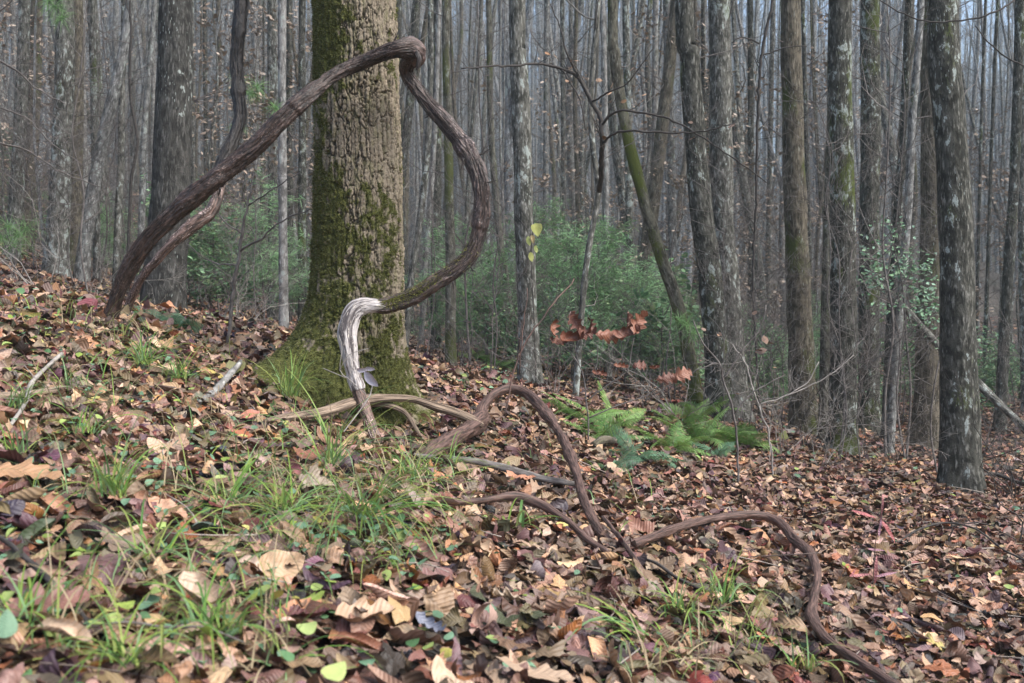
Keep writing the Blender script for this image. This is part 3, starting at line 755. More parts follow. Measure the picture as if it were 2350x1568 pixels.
def stick(name, label, pts, mat, n=14, amp=0.12, seed=400, cat="vine", group=None):
    mbg, p = gtube(pts, n, 0.012, shaggy(amp, seed)); e = obj(name, mbg, mat)
    o = e; tag(o, label, cat, group); return o
stick("vine", "thin grey-brown vine running level from the arching vine's root to its stem", [(905,1040,0.060,6),(990,1050,0.070,7),(1080,1057,0.080,7),(1160,1075,0.080,8),(1240,1098,0.080,8),(1325,1112,0.080,7)], M['twig'], seed=401)
stick("vine", "thin brown vine curving down under the foot of the arching vine", [(945,1140,0.060,5),(1020,1152,0.070,7),(1100,1150,0.080,8),(1180,1140,0.090,9),(1245,1160,0.090,9),(1305,1198,0.080,8),(1345,1235,0.070,8),(1395,1268,0.060,7)], M['root'], seed=402)
stick("vine", "short straight vine crossing down past the low elbow of the arching vine", [(1385,1188,.10,5),(1420,1232,0.120,6),(1455,1280,0.080,6),(1492,1335,0.040,4)], M['root'], seed=403)
stick("fallen_branch", "dark bare stick slanting across the leaves in the lower left corner", [(-30,1215,0.080,6),(30,1255,0.080,6),(85,1305,0.080,6),(135,1355,0.070,6),(180,1400,0.070,5),(205,1432,0.060,4)], M['twigdark'], seed=404, cat="stick")
stick("fallen_branch", "pale bent stick on the left bank above the oak leaf", [(142,812,0.070,4),(105,845,0.080,5),(72,880,0.080,5),(58,925,0.070,4),(25,975,0.050,4)], M['twigpale'], seed=405, cat="stick")
stick("fallen_branch", "short grey broken branch left of the mossy root", [(552,832,0.090,7),(520,868,0.080,8),(485,905,0.060,8),(455,925,0.040,6)], M['pale'], seed=406, cat="stick")
stick("fallen_branch", "weathered grey log end at the left edge of the bank", [(-20,912,0.050,9),(50,905,0.060,9),(110,898,0.060,9),(158,892,0.050,6)], M['split'], seed=407, cat="stick")
stick("fallen_branch", "long thin twig lying across the lower left leaves", [(205,1440,0.060,3),(290,1428,0.070,3),(380,1440,0.070,3),(470,1440,0.070,3),(560,1475,0.060,2)], M['twig'], n=8, seed=408, cat="stick")
stick("fallen_branch", "dark thin stick lying just right of the arching vine's low elbow", [(1440,1280,0.050,3),(1500,1290,0.070,4),(1560,1330,0.070,4),(1640,1365,0.060,5),(1700,1385,0.050,5)], M['twigdark'], n=8, seed=409, cat="stick")
stick("fallen_branch", "short brown-grey log piece lying below the mossy leaning trunk", [(1360,1022,0.060,7),(1385,1010,0.080,9),(1410,1012,0.070,8)], M['brown'], n=12, seed=410, cat="stick")
stick("fallen_branch", "thin dark stick arching over the leaves near the right edge", [(2060,1245,0.060,1.5),(2110,1215,0.090,2.0),(2170,1200,0.110,2.0),(2240,1215,0.100,2.0),(2300,1260,0.080,2.0),(2360,1290,0.070,2.0)], M['twigdark'], n=8, seed=411, cat="stick")
stick("fallen_branch", "dark stick at the right edge beyond the thick trunk's foot", [(2235,1095,0.110,3),(2280,1088,.1,4),(2330,1105,.1,5),(2380,1120,0.110,5)], M['twigdark'], n=8, seed=412, cat="stick")

def drift():
    r = np.random.default_rng(61); tm = make_templates(1, r); P_ = []
    for pts, n in ((GA[8:], 230), (GS, 60), ([(905,1040,0,0),(1160,1075,0,0),(1325,1112,0,0)], 60), ([(945,1140,0,0),(1180,1140,0,0),(1395,1268,0,0)], 70), ([(955,1080,0,0),(1060,995,0,0)], 40), ([(650,860,0,0),(640,900,0,0),(760,960,0,0),(900,1010,0,0),(940,960,0,0)], 120), ([(225,740,0,0),(300,735,0,0)], 40)):
        for i in range(n):
            j = r.integers(0, len(pts) - 1); f = r.random(); u = pts[j][0] * (1 - f) + pts[j + 1][0] * f; v = pts[j][1] * (1 - f) + pts[j + 1][1] * f
            P_.append(G(u + r.normal(0, 9), v + r.uniform(-6, 22), r.uniform(.02, .075)))
    P_ = np.array(P_); k = len(P_); w = r.integers(0, len(tm), k); mb = MB()
    col = PAL[r.choice(len(PAL), k, p=PW)] * np.array([.84, .77, .67]) * r.uniform(.35, 1.1, (k, 1))
    for i, t in enumerate(tm):
        s = w == i
        if s.any(): place(mb, t, P_[s], np.tile([0, -.1, 1.], (s.sum(), 1)), t[4] * r.uniform(.5, .8, s.sum()), col[s], r, tilt=np.full(s.sum(), .8))
    o = obj("leaf_litter", mb, M['leaf']); tag(o, "leaves drifted over and against the vines lying on the ground", "leaf litter", kind="stuff")
drift()
# ------------------------------------------------------------------ trees measured from the photograph
TR = np.random.default_rng(77)
def trunk_tree(name, label, pts, w0, w1, d, mat, top=15.0, crown=8, lump=0.05, twigs=0, n=30, flare=0.6, group=None):
    """pts: picture points from the foot up; w0 foot width px, w1 width at the picture's top"""
    pp = np.array([P(u, v, d) for u, v in pts]); base = pp[0].copy()
    g = Hs(base[0], base[1]); 
    lean = (pp[1] - pp[0]) / (pp[1][2] - pp[0][2] + 1e-6)
    foot = pp[0] + lean * (g - 0.12 - pp[0][2])
    if g - 0.12 < pp[0][2]: pp = np.vstack([foot, pp])
    else:
        pp = pp[pp[:, 2] > g - 0.02]; pp = np.vstack([foot, pp])
    zt = pp[-1][2]; ln = (pp[-1] - pp[-2]) / (pp[-1][2] - pp[-2][2]); ln = ln * np.array([0.6, 1, 1])
    ext = [pp[-1] + ln * (top - zt) * f + np.array([TR.normal(0, .08), TR.normal(0, .08), 0]) for f in (0.33, 0.66, 1.0)]
    pp = np.vstack([pp, ext]); zz = pp[:, 2]
    r0, r1 = m(w0, d) / 2, m(w1, d) / 2
    rad = np.interp(zz, [zz[0], zt, top], [r0, r1, r1 * 0.25])
    e = empty(name, (foot[0], foot[1], g)); tag(e, label, "tree" if w0 > 12 else "sapling", group)
    seed = int(TR.integers(1e6))
    def f(rs, rad_):
        h = rs[:, 2]; th = np.arctan2(rs[:, 1], rs[:, 0])
        return rad_ * (flare * np.exp(-h / (1.6 * r0 + 0.05)) * (1 + 0.35 * np.sin(th * 4 + seed)) + lump * 1.5 * vnoise(rs * np.array([6, 6, 3.0]) / (r0 * 10 + 0.3) * 1.5, seed % 97) + lump * fbm(rs * np.array([38, 38, 22]), 2, seed % 89))
    mb = MB(); ps, rs_ = resample(pp, rad, 0.07 if r0 > 0.04 else 0.12)
    keep = np.ones(len(ps), bool); hi = ps[:, 2] > zt + 1.0; keep[hi] = (np.arange(len(ps))[hi] % 5 == 0); keep[-1] = True
    tube(mb, ps[keep], rs_[keep], n, None, f, rest_off=0)
    t = obj("trunk", mb, mat); t.parent = e; t.location = -Vector(e.location)
    def at(h): return np.array([np.interp(h, pp[:, 2], pp[:, 0]), np.interp(h, pp[:, 2], pp[:, 1]), h])
    c = crown_mb(TR, at, max(zt + 1.0, top * 0.45), top * 0.98, crown, 2.0, r1 * 0.35, 2)
    for i in range(twigs):
        h = TR.uniform(max(foot[2] + 0.8, 0.2), zt); a = TR.uniform(0, 6.28); q = at(h)
        bm_ = MB(); branch(bm_, q, (math.cos(a), math.sin(a), TR.uniform(-0.1, 0.5)), TR.uniform(0.3, 1.2), TR.uniform(0.003, 0.007), 2, TR, 4)
        bo = obj("branch", bm_, M['twig']); bo.parent = e; bo.location = -Vector(e.location)
    c = obj("crown", c, M['twig']); c.parent = e; c.location = -Vector(e.location)
    return e, at
T_ = trunk_tree
T_("tree", "straight dark grey-barked tree with knotty bark behind the hanging vine", [(375,735),(378,640),(388,510),(396,357),(402,150),(403,0)], 92, 73, 9.5, M['conifer'], n=64, lump=0.05, twigs=0, flare=0.25)
T_("tree", "grey tree slanting to the left edge with a moss-green foot", [(24,610),(34,500),(42,380),(50,200),(56,0)], 34, 24, 12.6, M['grey'], twigs=10)
T_("sapling", "thin pale sapling between the two leftmost grey trunks", [(105,640),(104,600),(92,470),(80,330),(79,240),(84,0)], 8, 5, 11.5, M['pale'], n=10, crown=3, twigs=8, top=7)
T_("tree", "stout mottled grey tree, light on its right side, third from the left edge", [(128,650),(130,600),(139,400),(147,200),(149,0)], 50, 40, 11.3, M['grey'], twigs=8)
T_("tree", "lighter brown tree just behind the stout mottled one on the left", [(171,565),(172,500),(177,300),(177,0)], 33, 25, 15, M['brown'], twigs=4)
T_("tree", "pole-thin grey tree rising behind the leaning one on the left", [(197,560),(195,400),(191,200),(190,0)], 14, 12, 16.5, M['pale'], n=14, twigs=4)
T_("tree", "smooth grey tree leaning right, in the left part of the wood", [(187,640),(198,540),(224,377),(252,250),(275,153),(300,0)], 32, 22, 11.5, M['far'], twigs=3)
T_("tree", "slim mottled tree standing close right of the leaning tree's foot", [(223,640),(221,500),(219,408),(214,150),(212,0)], 18, 14, 12.2, M['grey'], n=16, twigs=5)
T_("tree", "slim straight tree with pale patches, left of the thick dark knotty tree", [(268,620),(271,500),(278,357),(280,194),(285,0)], 18, 13, 11.8, M['grey'], n=16, twigs=6)
T_("sapling", "very thin dark crooked sapling left of the knotty dark tree", [(294,600),(297,500),(303,398),(316,326),(300,230),(298,150),(301,60),(298,0)], 8, 5, 11.2, M['twigdark'], n=10, crown=3, top=7, twigs=10)
T_("tree", "thin grey tree bending right, touching the knotty dark tree's left side", [(322,560),(326,480),(331,306),(346,120),(355,0)], 16, 12, 14.5, M['far'], n=16, twigs=4)
T_("tree", "thin tree curving up to the right behind the smooth leaning one", [(290,560),(300,420),(322,280),(338,150),(345,0)], 15, 11, 17, M['far'], n=14, twigs=4)
T_("tree", "slender mottled tree left of the pale pair behind the vine", [(626,700),(626,500),(625,300),(624,0)], 23, 20, 15.5, M['grey'], n=20, twigs=5)
T_("tree", "slender pale-mottled tree, right one of the pair left of the mossy trunk", [(652,790),(650,600),(648,300),(648,0)], 22, 18, 11.0, M['pale'], n=20, twigs=6)
T_("tree", "dark slim tree seen just left of the big mossy trunk, nearer the pale pair", [(668,720),(666,500),(664,300),(664,0)], 16, 13, 17, M['dark'], n=14, twigs=4)
T_("tree", "dark tree whose right side touches the big mossy trunk's left outline", [(694,700),(693,500),(694,300),(694,0)], 20, 16, 15, M['dark'], n=16, twigs=4)
T_("tree", "slim leaning tree in the gap right of the mossy trunk", [(938,700),(945,627),(963,510),(983,306),(988,0)], 17, 13, 12.5, M['grey'], n=16, twigs=5)
T_("tree", "slim tree leaning beside another in the gap inside the vine's bow", [(970,720),(976,602),(988,450),(1000,250),(1008,0)], 14, 11, 14.5, M['pale'], n=14, twigs=4)
T_("tree", "dark red-brown trunk inside the vine's bow", [(1000,690),(1001,560),(1003,300),(1004,0)], 25, 19, 15, M['dark'], n=18, twigs=3)
T_("tree", "moss-streaked straight tree standing behind the vine's bow", [(1034,800),(1034,640),(1031,459),(1027,250),(1023,0)], 26, 17, 10.0, M['mossyfaint'], n=24, twigs=6)
T_("tree", "slightly bent grey-green tree just outside the vine's bow", [(1165,700),(1160,640),(1146,535),(1127,300),(1121,0)], 18, 13, 13.5, M['mossyfaint'], n=16, twigs=4)
T_("tree", "mottled grey tree, first thick one right of the vine's bow", [(1217,900),(1213,800),(1208,640),(1203,500),(1199,357),(1196,250),(1190,127),(1188,0)], 50, 37, 9.2, M['grey'], n=44, lump=0.09, twigs=7)
T_("sapling", "crooked grey sapling with a kink, right of the mottled grey tree", [(1318,950),(1326,840),(1335,714),(1345,612),(1357,535),(1374,440),(1364,367),(1355,255),(1363,127),(1373,0)], 15, 12, 8.4, M['grey'], n=16, crown=3, top=8, twigs=8)
T_("tree", "thin straight tree right behind the kinked sapling", [(1393,760),(1391,627),(1388,255),(1382,0)], 18, 12, 15, M['pale'], n=16, twigs=4)
T_("tree", "moss-covered slim tree leaning strongly to the left", [(1600,925),(1572,765),(1551,688),(1516,586),(1485,484),(1457,382),(1429,255),(1411,127),(1406,0)], 32, 23, 9.6, M['mossy'], n=30, lump=0.08, twigs=6)
T_("tree", "grey tree crossing in front of its neighbour, leaning left right of the moss-covered one", [(1650,950),(1645,800),(1630,637),(1612,510),(1600,382),(1590,255),(1582,127),(1570,0)], 58, 44, 9.3, M['dark'], n=44, lump=0.05, twigs=6)
T_("tree", "mottled upright tree crossed at its foot by the leaning grey one", [(1688,930),(1678,795),(1668,640),(1658,510),(1654,255),(1650,0)], 58, 48, 10.3, M['grey'], n=44, twigs=6)
T_("tree", "brown thick tree standing alone left of the twin-stemmed one", [(1842,905),(1838,795),(1832,640),(1826,510),(1819,255),(1814,0)], 60, 44, 10.8, M['brown'], n=44, twigs=5)
T_("tree", "slim dark tree touching the brown thick tree's right side", [(1862,760),(1855,500),(1850,306),(1841,0)], 13, 9, 17, M['dark'], n=14, twigs=4)
T_("tree", "smooth olive stem pressed against the left side of a thick grey trunk", [(1892,985),(1895,800),(1899,612),(1906,357),(1912,150),(1914,0)], 28, 20, 10.2, M['mossyfaint'], n=28, lump=0.02, twigs=2)
T_("tree", "thick speckled grey tree second from the right in the near row", [(1932,1060),(1934,900),(1936,663),(1931,357),(1928,0)], 62, 51, 9.1, M['dark'], n=48, twigs=5)
T_("tree", "dark mottled tree behind, right of the speckled one", [(1994,960),(1994,750),(1995,500),(1998,306),(1997,0)], 46, 42, 12.5, M['dark'], n=34, twigs=5)
T_("tree", "thin dark tree swaying left between the holly leaves", [(2032,1000),(2044,714),(2057,510),(2072,306),(2085,0)], 20, 15, 11.5, M['dark'], n=18, twigs=6)
T_("tree", "thin smooth tree leaning right between holly and thickest trunk", [(2042,1010),(2057,795),(2069,663),(2085,459),(2095,255),(2114,0)], 22, 16, 10.2, M['far'], n=20, lump=0.02, twigs=6)
T_("tree", "brown tree with moss at its foot behind the thick right-hand trunk", [(2126,1030),(2132,850),(2140,561),(2140,255),(2138,0)], 62, 48, 11.2, M['brown'], n=40, twigs=4)
T_("tree", "thickest right-hand tree, dark with white lichen spots", [(2207,1150),(2204,1000),(2198,765),(2192,510),(2178,255),(2163,0)], 84, 66, 7.5, M['dark'], n=64, lump=0.05, twigs=3)
T_("tree", "slim dark tree near the right edge", [(2298,900),(2308,720),(2322,510),(2330,357),(2340,0)], 26, 20, 13, M['dark'], n=20, twigs=6)
T_("tree", "thin tree leaning right, last one at the right edge", [(2352,900),(2346,600),(2345,300),(2352,0)], 18, 14, 15, M['grey'], n=16, twigs=5)
for (u0, u1, w, d, mk, lb) in [(475,470,11,19,'dark',"thin dark pole tree right of the knotty dark tree"),(445,441,10,21,'grey',"narrow grey pole just off the knotty dark tree's right side"),
      (1250,1256,15,19,'far',"grey pole tree right of the mottled grey tree"),(1296,1290,13,20,'grey',"mottled pole tree midway to the kinked sapling"),
      (1448,1436,20,17,'grey',"straight grey tree crossed by the moss-covered leaning one"),(1500,1505,17,21,'pale',"pale tree right of the leaning mossy stem"),(1548,1530,22,19,'far',"grey tree left of the tree that leans across its neighbour"),
      (1724,1722,17,18,'dark',"dark pole tree right of the mottled upright tree"),(1760,1775,14,20,'grey',"grey pole tree left of the brown thick tree"),(2262,2290,9,17,'dark',"thin dark pole slanting right beyond the thickest right tree"),(2240,2262,8,18,'dark',"thinnest dark pole next to the thickest right tree")]:
    T_("tree", lb, [(u0,780),(u0*.7+u1*.3,500),(u0*.4+u1*.6,250),(u1,0)], w, w*.8, d, M[mk], n=14, twigs=6)

# ------------------------------------------------------------------ background trees (individuals)
def bg_variant(i):
    r = np.random.default_rng(500 + i); hgt = r.uniform(15, 20)
    lean = r.normal(0, 0.06, 2); k = 9; z = np.linspace(-0.4, hgt, k)
    pts = np.stack([lean[0] * z + np.cumsum(r.normal(0, .13, k)), lean[1] * z + np.cumsum(r.normal(0, .13, k)), z], 1); pts[:, :2] -= pts[0, :2]
    rad = np.interp(z, [-.4, 0.5, hgt], [0.115, 0.095, 0.03])
    mt = MB(); tube(mt, pts, rad, 10, 0.5, lambda rs, ra: ra * 0.10 * vnoise(rs * np.array([9, 9, 3]), i))
    at = lambda h: np.array([np.interp(h, z, pts[:, 0]), np.interp(h, z, pts[:, 1]), h])
    if i % 3 == 0:      # a forked one
        h0 = r.uniform(1.5, 7); a = r.uniform(0, 6.28); f_ = np.linspace(0, 1, 6)[:, None]
        fp = at(h0) + np.hstack([np.cos(a) * (f_ ** .8) * 2.2, np.sin(a) * (f_ ** .8) * 2.2, f_ * (hgt - h0) * .8]) + r.normal(0, .05, (6, 3)) * f_
        tube(mt, fp, np.linspace(.06, .015, 6), 8, .5)
    mc = crown_mb(r, at, 5.5, hgt * 0.97, 16, 2.3, 0.02, 2)
    for j in range(24):
        h = r.uniform(0.8, 9.0); a = r.uniform(0, 6.28)
        branch(mc, at(h), (math.cos(a), math.sin(a), r.uniform(0, 0.7)), r.uniform(0.6, 1.9), 0.007, 2, r, 3, sub=3)
    return mt.mesh("trunk"), mc.mesh("branches")
BGV = [bg_variant(i) for i in range(12)]
for i_, (a, b) in enumerate(BGV): b.materials.append(M['twigpale'] if i_ % 2 else M['twig'])
def variants_with(mat):
    out = []
    for a, b in BGV:
        c = a.copy(); c.materials.clear(); c.materials.append(mat); out.append((c, b))
    return out
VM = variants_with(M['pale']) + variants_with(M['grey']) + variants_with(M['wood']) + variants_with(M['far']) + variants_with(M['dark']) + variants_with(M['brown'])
br = np.random.default_rng(91); placed = []
cnt = 0; tries = 0
while cnt < 238 and tries < 20000:
    tries += 1
    y = 17 + 36 * br.random() ** 1.15; x = br.uniform(-1, 1) * (0.56 * y + 1.5)
    if any((x - a) ** 2 + (y - b) ** 2 < 0.75 ** 2 for a, b in placed): continue
    placed.append((x, y)); tm_, bm_ = VM[br.integers(len(VM))]
    e = empty("tree", (x, y, Hs(x, y)), br.uniform(0, 6.28)); s = br.choice([br.uniform(.3, .7), br.uniform(.6, 1.15), br.uniform(1.0, 1.5)], p=[.45, .4, .15])
    e.scale = (s, s, br.uniform(0.85, 1.15) * (0.6 + 0.4 * s)); q_ = .13 if br.random() < .14 else .03; e.rotation_euler = (br.normal(0, q_), br.normal(0, q_), br.uniform(0, 6.28))
    tag(e, "slender bare tree among the many deep in the hazy wood", "tree", "bare trees deep in the hazy wood")
    obj("trunk", tm_, None, e); obj("branches", bm_, None, e); cnt += 1

# ------------------------------------------------------------------ far wood on the hillside (beyond counting)
def far_wood():
    r = np.random.default_rng(66); mb = MB(); tw = MB()
    proto = []
    for i in range(7):
        q = MB(); hgt = r.uniform(15, 19); z = np.linspace(0, hgt, 6)
        pts = np.stack([np.cumsum(r.normal(0, .12, 6)), np.cumsum(r.normal(0, .12, 6)), z], 1)
        tube(q, pts, np.interp(z, [0, hgt], [0.14, 0.04]), 5, cap=False)
        for j in range(38):
            h = r.uniform(2, hgt * 0.97); a = r.uniform(0, 6.28)
            branch(q, (np.interp(h, z, pts[:, 0]), np.interp(h, z, pts[:, 1]), h), (math.cos(a), math.sin(a), r.uniform(.1, 1.0)), r.uniform(1.0, 2.8), 0.025, 1, r, 3, sub=2)
        proto.append((np.concatenate(q.V), np.concatenate(q.Q), np.concatenate(q.R)))
    k = 2100; y = 46 + 95 * r.random(k) ** 0.9; x = r.uniform(-1, 1, k) * (0.60 * y + 3); z = H(x, y) - 0.3
    ke = 420; ye = r.uniform(9, 100, ke); xe = r.choice([-1, 1], ke) * r.uniform(.66, 1.15, ke) * ye + r.normal(0, .5, ke)
    x = np.concatenate([x, xe]); y = np.concatenate([y, ye]); z = np.concatenate([z, H(xe, ye) - .3]); k += ke
    w = r.integers(0, len(proto), k); a = r.uniform(0, 6.28, k); s = r.uniform(0.5, 1.3, k)
    for i, (V, Q, R) in enumerate(proto):
        idx = np.nonzero(w == i)[0]; n = len(V)
        ca, sa = np.cos(a[idx])[:, None], np.sin(a[idx])[:, None]
        vx = (V[None, :, 0] * ca - V[None, :, 1] * sa) * s[idx][:, None] + x[idx][:, None]
        vy = (V[None, :, 0] * sa + V[None, :, 1] * ca) * s[idx][:, None] + y[idx][:, None]
        vz = V[None, :, 2] * (0.7 + 0.3 * s[idx])[:, None] + z[idx][:, None]
        qq = (Q[None] + (np.arange(len(idx)) * n)[:, None, None]).reshape(-1, 4)
        rr = np.repeat(R[None], len(idx), 0) + r.uniform(0, 50, (len(idx), 1, 1))
        mb.add(np.stack([vx, vy, vz], 2).reshape(-1, 3), qq, None, None, rr.reshape(-1, 3))
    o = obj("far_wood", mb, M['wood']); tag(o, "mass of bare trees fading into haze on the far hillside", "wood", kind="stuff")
far_wood()

# ------------------------------------------------------------------ understory
def leaves_on(mb, paths, r, count, size, cols, tmpls, hang=0.4, jitter=0.02):
    segs = [p for p in paths if len(p) > 2]
    ks = r.integers(0, len(segs), count); pos = np.array([segs[k][r.integers(1, len(segs[k]))] for k in ks]) + r.normal(0, jitter, (count, 3))
    col = cols[r.integers(0, len(cols), count)] * r.uniform(0.7, 1.25, (count, 1))
    w = r.integers(0, len(tmpls), count)
    for i, t in enumerate(tmpls):
        s = w == i
        if s.any(): place(mb, t, pos[s], np.tile([0, -0.25, 1.0 - hang], (s.sum(), 1)), size * r.uniform(0.6, 1.3, s.sum()), col[s], r, tilt=np.full(s.sum(), 0.6))
r0 = np.random.default_rng(1)
def flat_tm(nl, nw, asp, curl=0.3):
    v2, q = ovate(nl, nw, asp, 0.85); return (deform(v2, r0, curl), np.stack([v2[:, 0], v2[:, 1], v2[:, 0] * 0], 1), q, None, 1.0)
LT = [flat_tm(5, 3, 0.26, .4) for _ in range(4)]; LN = [flat_tm(3, 3, 0.035, .2) for _ in range(3)]; LH = [flat_tm(7, 5, 0.30, .5) for _ in range(4)]

def sapling_proto(seed, h, r_stem, twigs, L):
    r = np.random.default_rng(seed); e_out = []; k = 8; z = np.linspace(0, h, k)
    pts = np.stack([np.cumsum(r.normal(0, .05 * h / 3, k)), np.cumsum(r.normal(0, .05 * h / 3, k)), z], 1); pts -= pts[0]
    ms = MB(); tube(ms, pts, np.linspace(r_stem, r_stem * 0.3, k), 6, 0.1); mb = MB()
    for i in range(twigs):
        hh = r.uniform(0.15 * h, h); a = r.uniform(0, 6.28)
        branch(mb, [np.interp(hh, z, pts[:, 0]), np.interp(hh, z, pts[:, 1]), hh], (math.cos(a), math.sin(a), r.uniform(0, .8)), L * r.uniform(.4, 1.1), 0.0045, 2, r, 3, sub=3, out=e_out)
    return ms, mb, e_out, r
def park(root): root.location = root.location
# bare saplings
SAP = []
for i in range(5):
    ms, mb_, out, r = sapling_proto(700 + i, [2.6, 3.6, 1.8, 3.0, 4.2][i], [.007, .010, .005, .008, .012][i], 26, 1.1)
    SAP.append((ms.mesh("stem"), mb_.mesh("twigs")))
for a, b in SAP: a.materials.append(M['twig']); b.materials.append(M['twig'])
sr = np.random.default_rng(44)
for i in range(140):
    y = 8.2 + 18 * sr.random() ** 1.2; x = sr.uniform(-.53, .53) * y
    uu = 1175 + x / y * F
    if (y < 8.5 and -2.2 < x < 0.1) or (310 < uu < 470 and y < 11): continue
    a, b = SAP[sr.integers(5)]; e = empty("sapling", (x, y, Hs(x, y)), sr.uniform(0, 6.28)); s = sr.uniform(.6, 1.25); e.scale = (s, s, s)
    tag(e, "thin leafless sapling with fine bare twigs between the trunks", "sapling", "leafless saplings between the trunks"); obj("stem", a, None, e); obj("twigs", b, None, e)
# beech saplings with pale tan leaves
BEE = []
for i in range(4):
    ms, mb_, out, r = sapling_proto(740 + i, [4.5, 5.5, 3.5, 6.0][i], 0.02, 22, 1.9)
    ml = MB(); leaves_on(ml, out, r, 700, 0.075, np.array([[.34, .25, .18], [.30, .21, .15], [.40, .31, .24]]), LT, 0.4)
    BEE.append((ms.mesh("stem"), mb_.mesh("twigs"), ml.mesh("leaves")))
for a, b, c in BEE: a.materials.append(M['grey']); b.materials.append(M['twig']); c.materials.append(M['leaf'])
for (u, d) in [(470,17),(560,15),(690,18),(230,20),(90,19),(1330,24),(1440,20),(1540,19),(1660,17),(1760,19),(1880,22),(600,24),(2260,21),(2340,18),(1240,27),(130,26),(2030,24),(1950,19),(450,13.5),(520,19),(640,16),(720,22),(1290,17),(1390,16),(1500,22),(1600,15.5),(1700,19),(1800,16),(1860,18),(30,15)]:
    x = (u - 1175) / F * d; a, b, c = BEE[sr.integers(4)]; e = empty("beech_sapling", (x, d, Hs(x, d)), sr.uniform(0, 6.28)); s = sr.uniform(.8, 1.2); e.scale = (s, s, s)
    tag(e, "beech sapling still holding pale tan leaves, back among the trunks", "sapling", "tan-leaved beech saplings back in the wood"); obj("stem", a, None, e); obj("twigs", b, None, e); obj("leaves", c, None, e)
# evergreen shrubs / young pines
SHR = []
for i in range(4):
    ms, mb_, out, r = sapling_proto(780 + i, [1.2, 1.6, 0.9, 1.9][i], 0.012, 26, .75)
    ml = MB()
    if i % 2 == 0: leaves_on(ml, out, r, 760, 0.075, np.array([[.12, .26, .12], [.19, .36, .16], [.10, .22, .11], [.27, .38, .17]]), LT, 0.2, 0.04)
    else:
        leaves_on(ml, out, r, 2300, 0.12, np.array([[.18, .36, .14], [.25, .44, .18], [.13, .28, .12]]), LN, 0.2, 0.035)
    SHR.append((ms.mesh("stem"), mb_.mesh("twigs"), ml.mesh("foliage")))
for a, b, c in SHR: a.materials.append(M['twig']); b.materials.append(M['twig']); c.materials.append(M['green'])
def shrub(u, d, s, kind):
    s *= 1.12
    x = (u - 1175) / F * d; a, b, c = SHR[kind]; e = empty("evergreen_shrub", (x, d, Hs(x, d)), sr.uniform(0, 6.28)); e.scale = (s, s, s * sr.uniform(.8, 1.1))
    tag(e, "soft green evergreen shrub in the low undergrowth behind the trunks", "shrub", "evergreen shrubs in the undergrowth"); obj("stem", a, None, e); obj("twigs", b, None, e); obj("foliage", c, None, e)
for i in range(42): shrub(sr.uniform(925, 1580), sr.uniform(11.5, 18), sr.uniform(.55, 1.0), int(sr.integers(4)))
for i in range(7): shrub(sr.uniform(1000, 1540), sr.uniform(12, 16), sr.uniform(.9, 1.15), 1 + 2 * int(sr.integers(2)))
for i in range(24): shrub(sr.uniform(400, 720), sr.uniform(11, 19), sr.uniform(.5, .9), int(sr.integers(4)))
for i in range(12): shrub(sr.uniform(-20, 380), sr.uniform(14, 22), sr.uniform(.35, .7), int(sr.integers(4)))
for i in range(22): shrub(sr.uniform(1620, 1960), sr.uniform(12, 17), sr.uniform(.4, .75), int(sr.integers(4)))
for i in range(16): shrub(sr.uniform(1960, 2420), sr.uniform(12.5, 18), sr.uniform(.45, .9), 2 * int(sr.integers(2)))

# holly
def holly():
    r = np.random.default_rng(20); d = 9.8; e = empty("holly", (P(2080, 0, d)[0], d, Hs(P(2080, 0, d)[0], d))); tag(e, "holly with small glossy leaves shining between the right-hand trunks", "holly")
    out = []; mb = MB(); ms = MB()
    st = np.array([np.array(e.location), P(2090, 900, d), P(2080, 780, d), P(2070, 650, d), P(2050, 560, d), P(2035, 500, d)]); tube(ms, st, [.014, .012, .011, .009, .006, .003], 8, .05)
    ml = MB()
    for (u, v, n, sx, sy) in [(2010,640,95,38,26),(2070,620,110,45,26),(2110,690,130,30,40),(2140,660,60,18,40),(2000,585,50,30,22),(2040,520,36,30,22),(2060,570,40,40,18),(2150,730,60,20,30),(2215,790,45,25,25),(2030,705,22,20,12),(2100,605,50,36,16)]:
        o2 = []
        c = P(u, v, d + r.uniform(-.2, .2)); j = int(np.argmin(((st - c) ** 2).sum(1))); s0 = st[j]
        for b_ in range(3):
            dv = c - s0 + r.normal(0, .12, 3); branch(mb, s0, dv, np.linalg.norm(dv) * 1.1, .004, 1, r, 3, sub=3, up=0, crook=.1, out=o2)
        pos = c + np.stack([r.normal(0, m(sx, d), n), r.normal(0, .14, n), r.normal(0, m(sy, d), n)], 1) * .75
        col = np.array([[.09, .22, .10], [.13, .28, .12], [.14, .28, .18]])[r.integers(0, 3, n)] * r.uniform(.7, 1.3, (n, 1)); w = r.integers(0, 4, n)
        for k in range(4):
            s = w == k
            if s.any(): place(ml, LH[k], pos[s], np.tile([0, -.5, .8], (s.sum(), 1)), r.uniform(.035, .06, s.sum()), col[s], r, tilt=np.full(s.sum(), .7))
    for nm, q, mt in (("stem", ms, M['twig']), ("twigs", mb, M['twig']), ("leaves", ml, M['gloss'])): local(obj(nm, q, mt), e)
holly()

# leaning dead pole on the right
mbp = MB(); tube(mbp, [P(1990,628,10.6), P(2060,690,10.5), P(2160,800,10.2), P(2270,905,9.9), P(2400,1030,9.6)], [m(4,10), m(7,10), m(8,10), m(9,10), m(10,10)], 16, .05, shaggy(.08, 55))
for q in [(P(2085,715,10.4), (0.15, -.2, -.9), .35), (P(2130,765,10.3), (0.05, 0, -1), .25), (P(2060,690,10.5), (-.5, 0, .4), .3)]: branch(mbp, q[0], q[1], q[2], .008, 1, TR, 5)
o = obj("fallen_pole", mbp, M['grey']); tag(o, "dead grey pole slanting down to the right behind the thickest right tree", "dead tree")

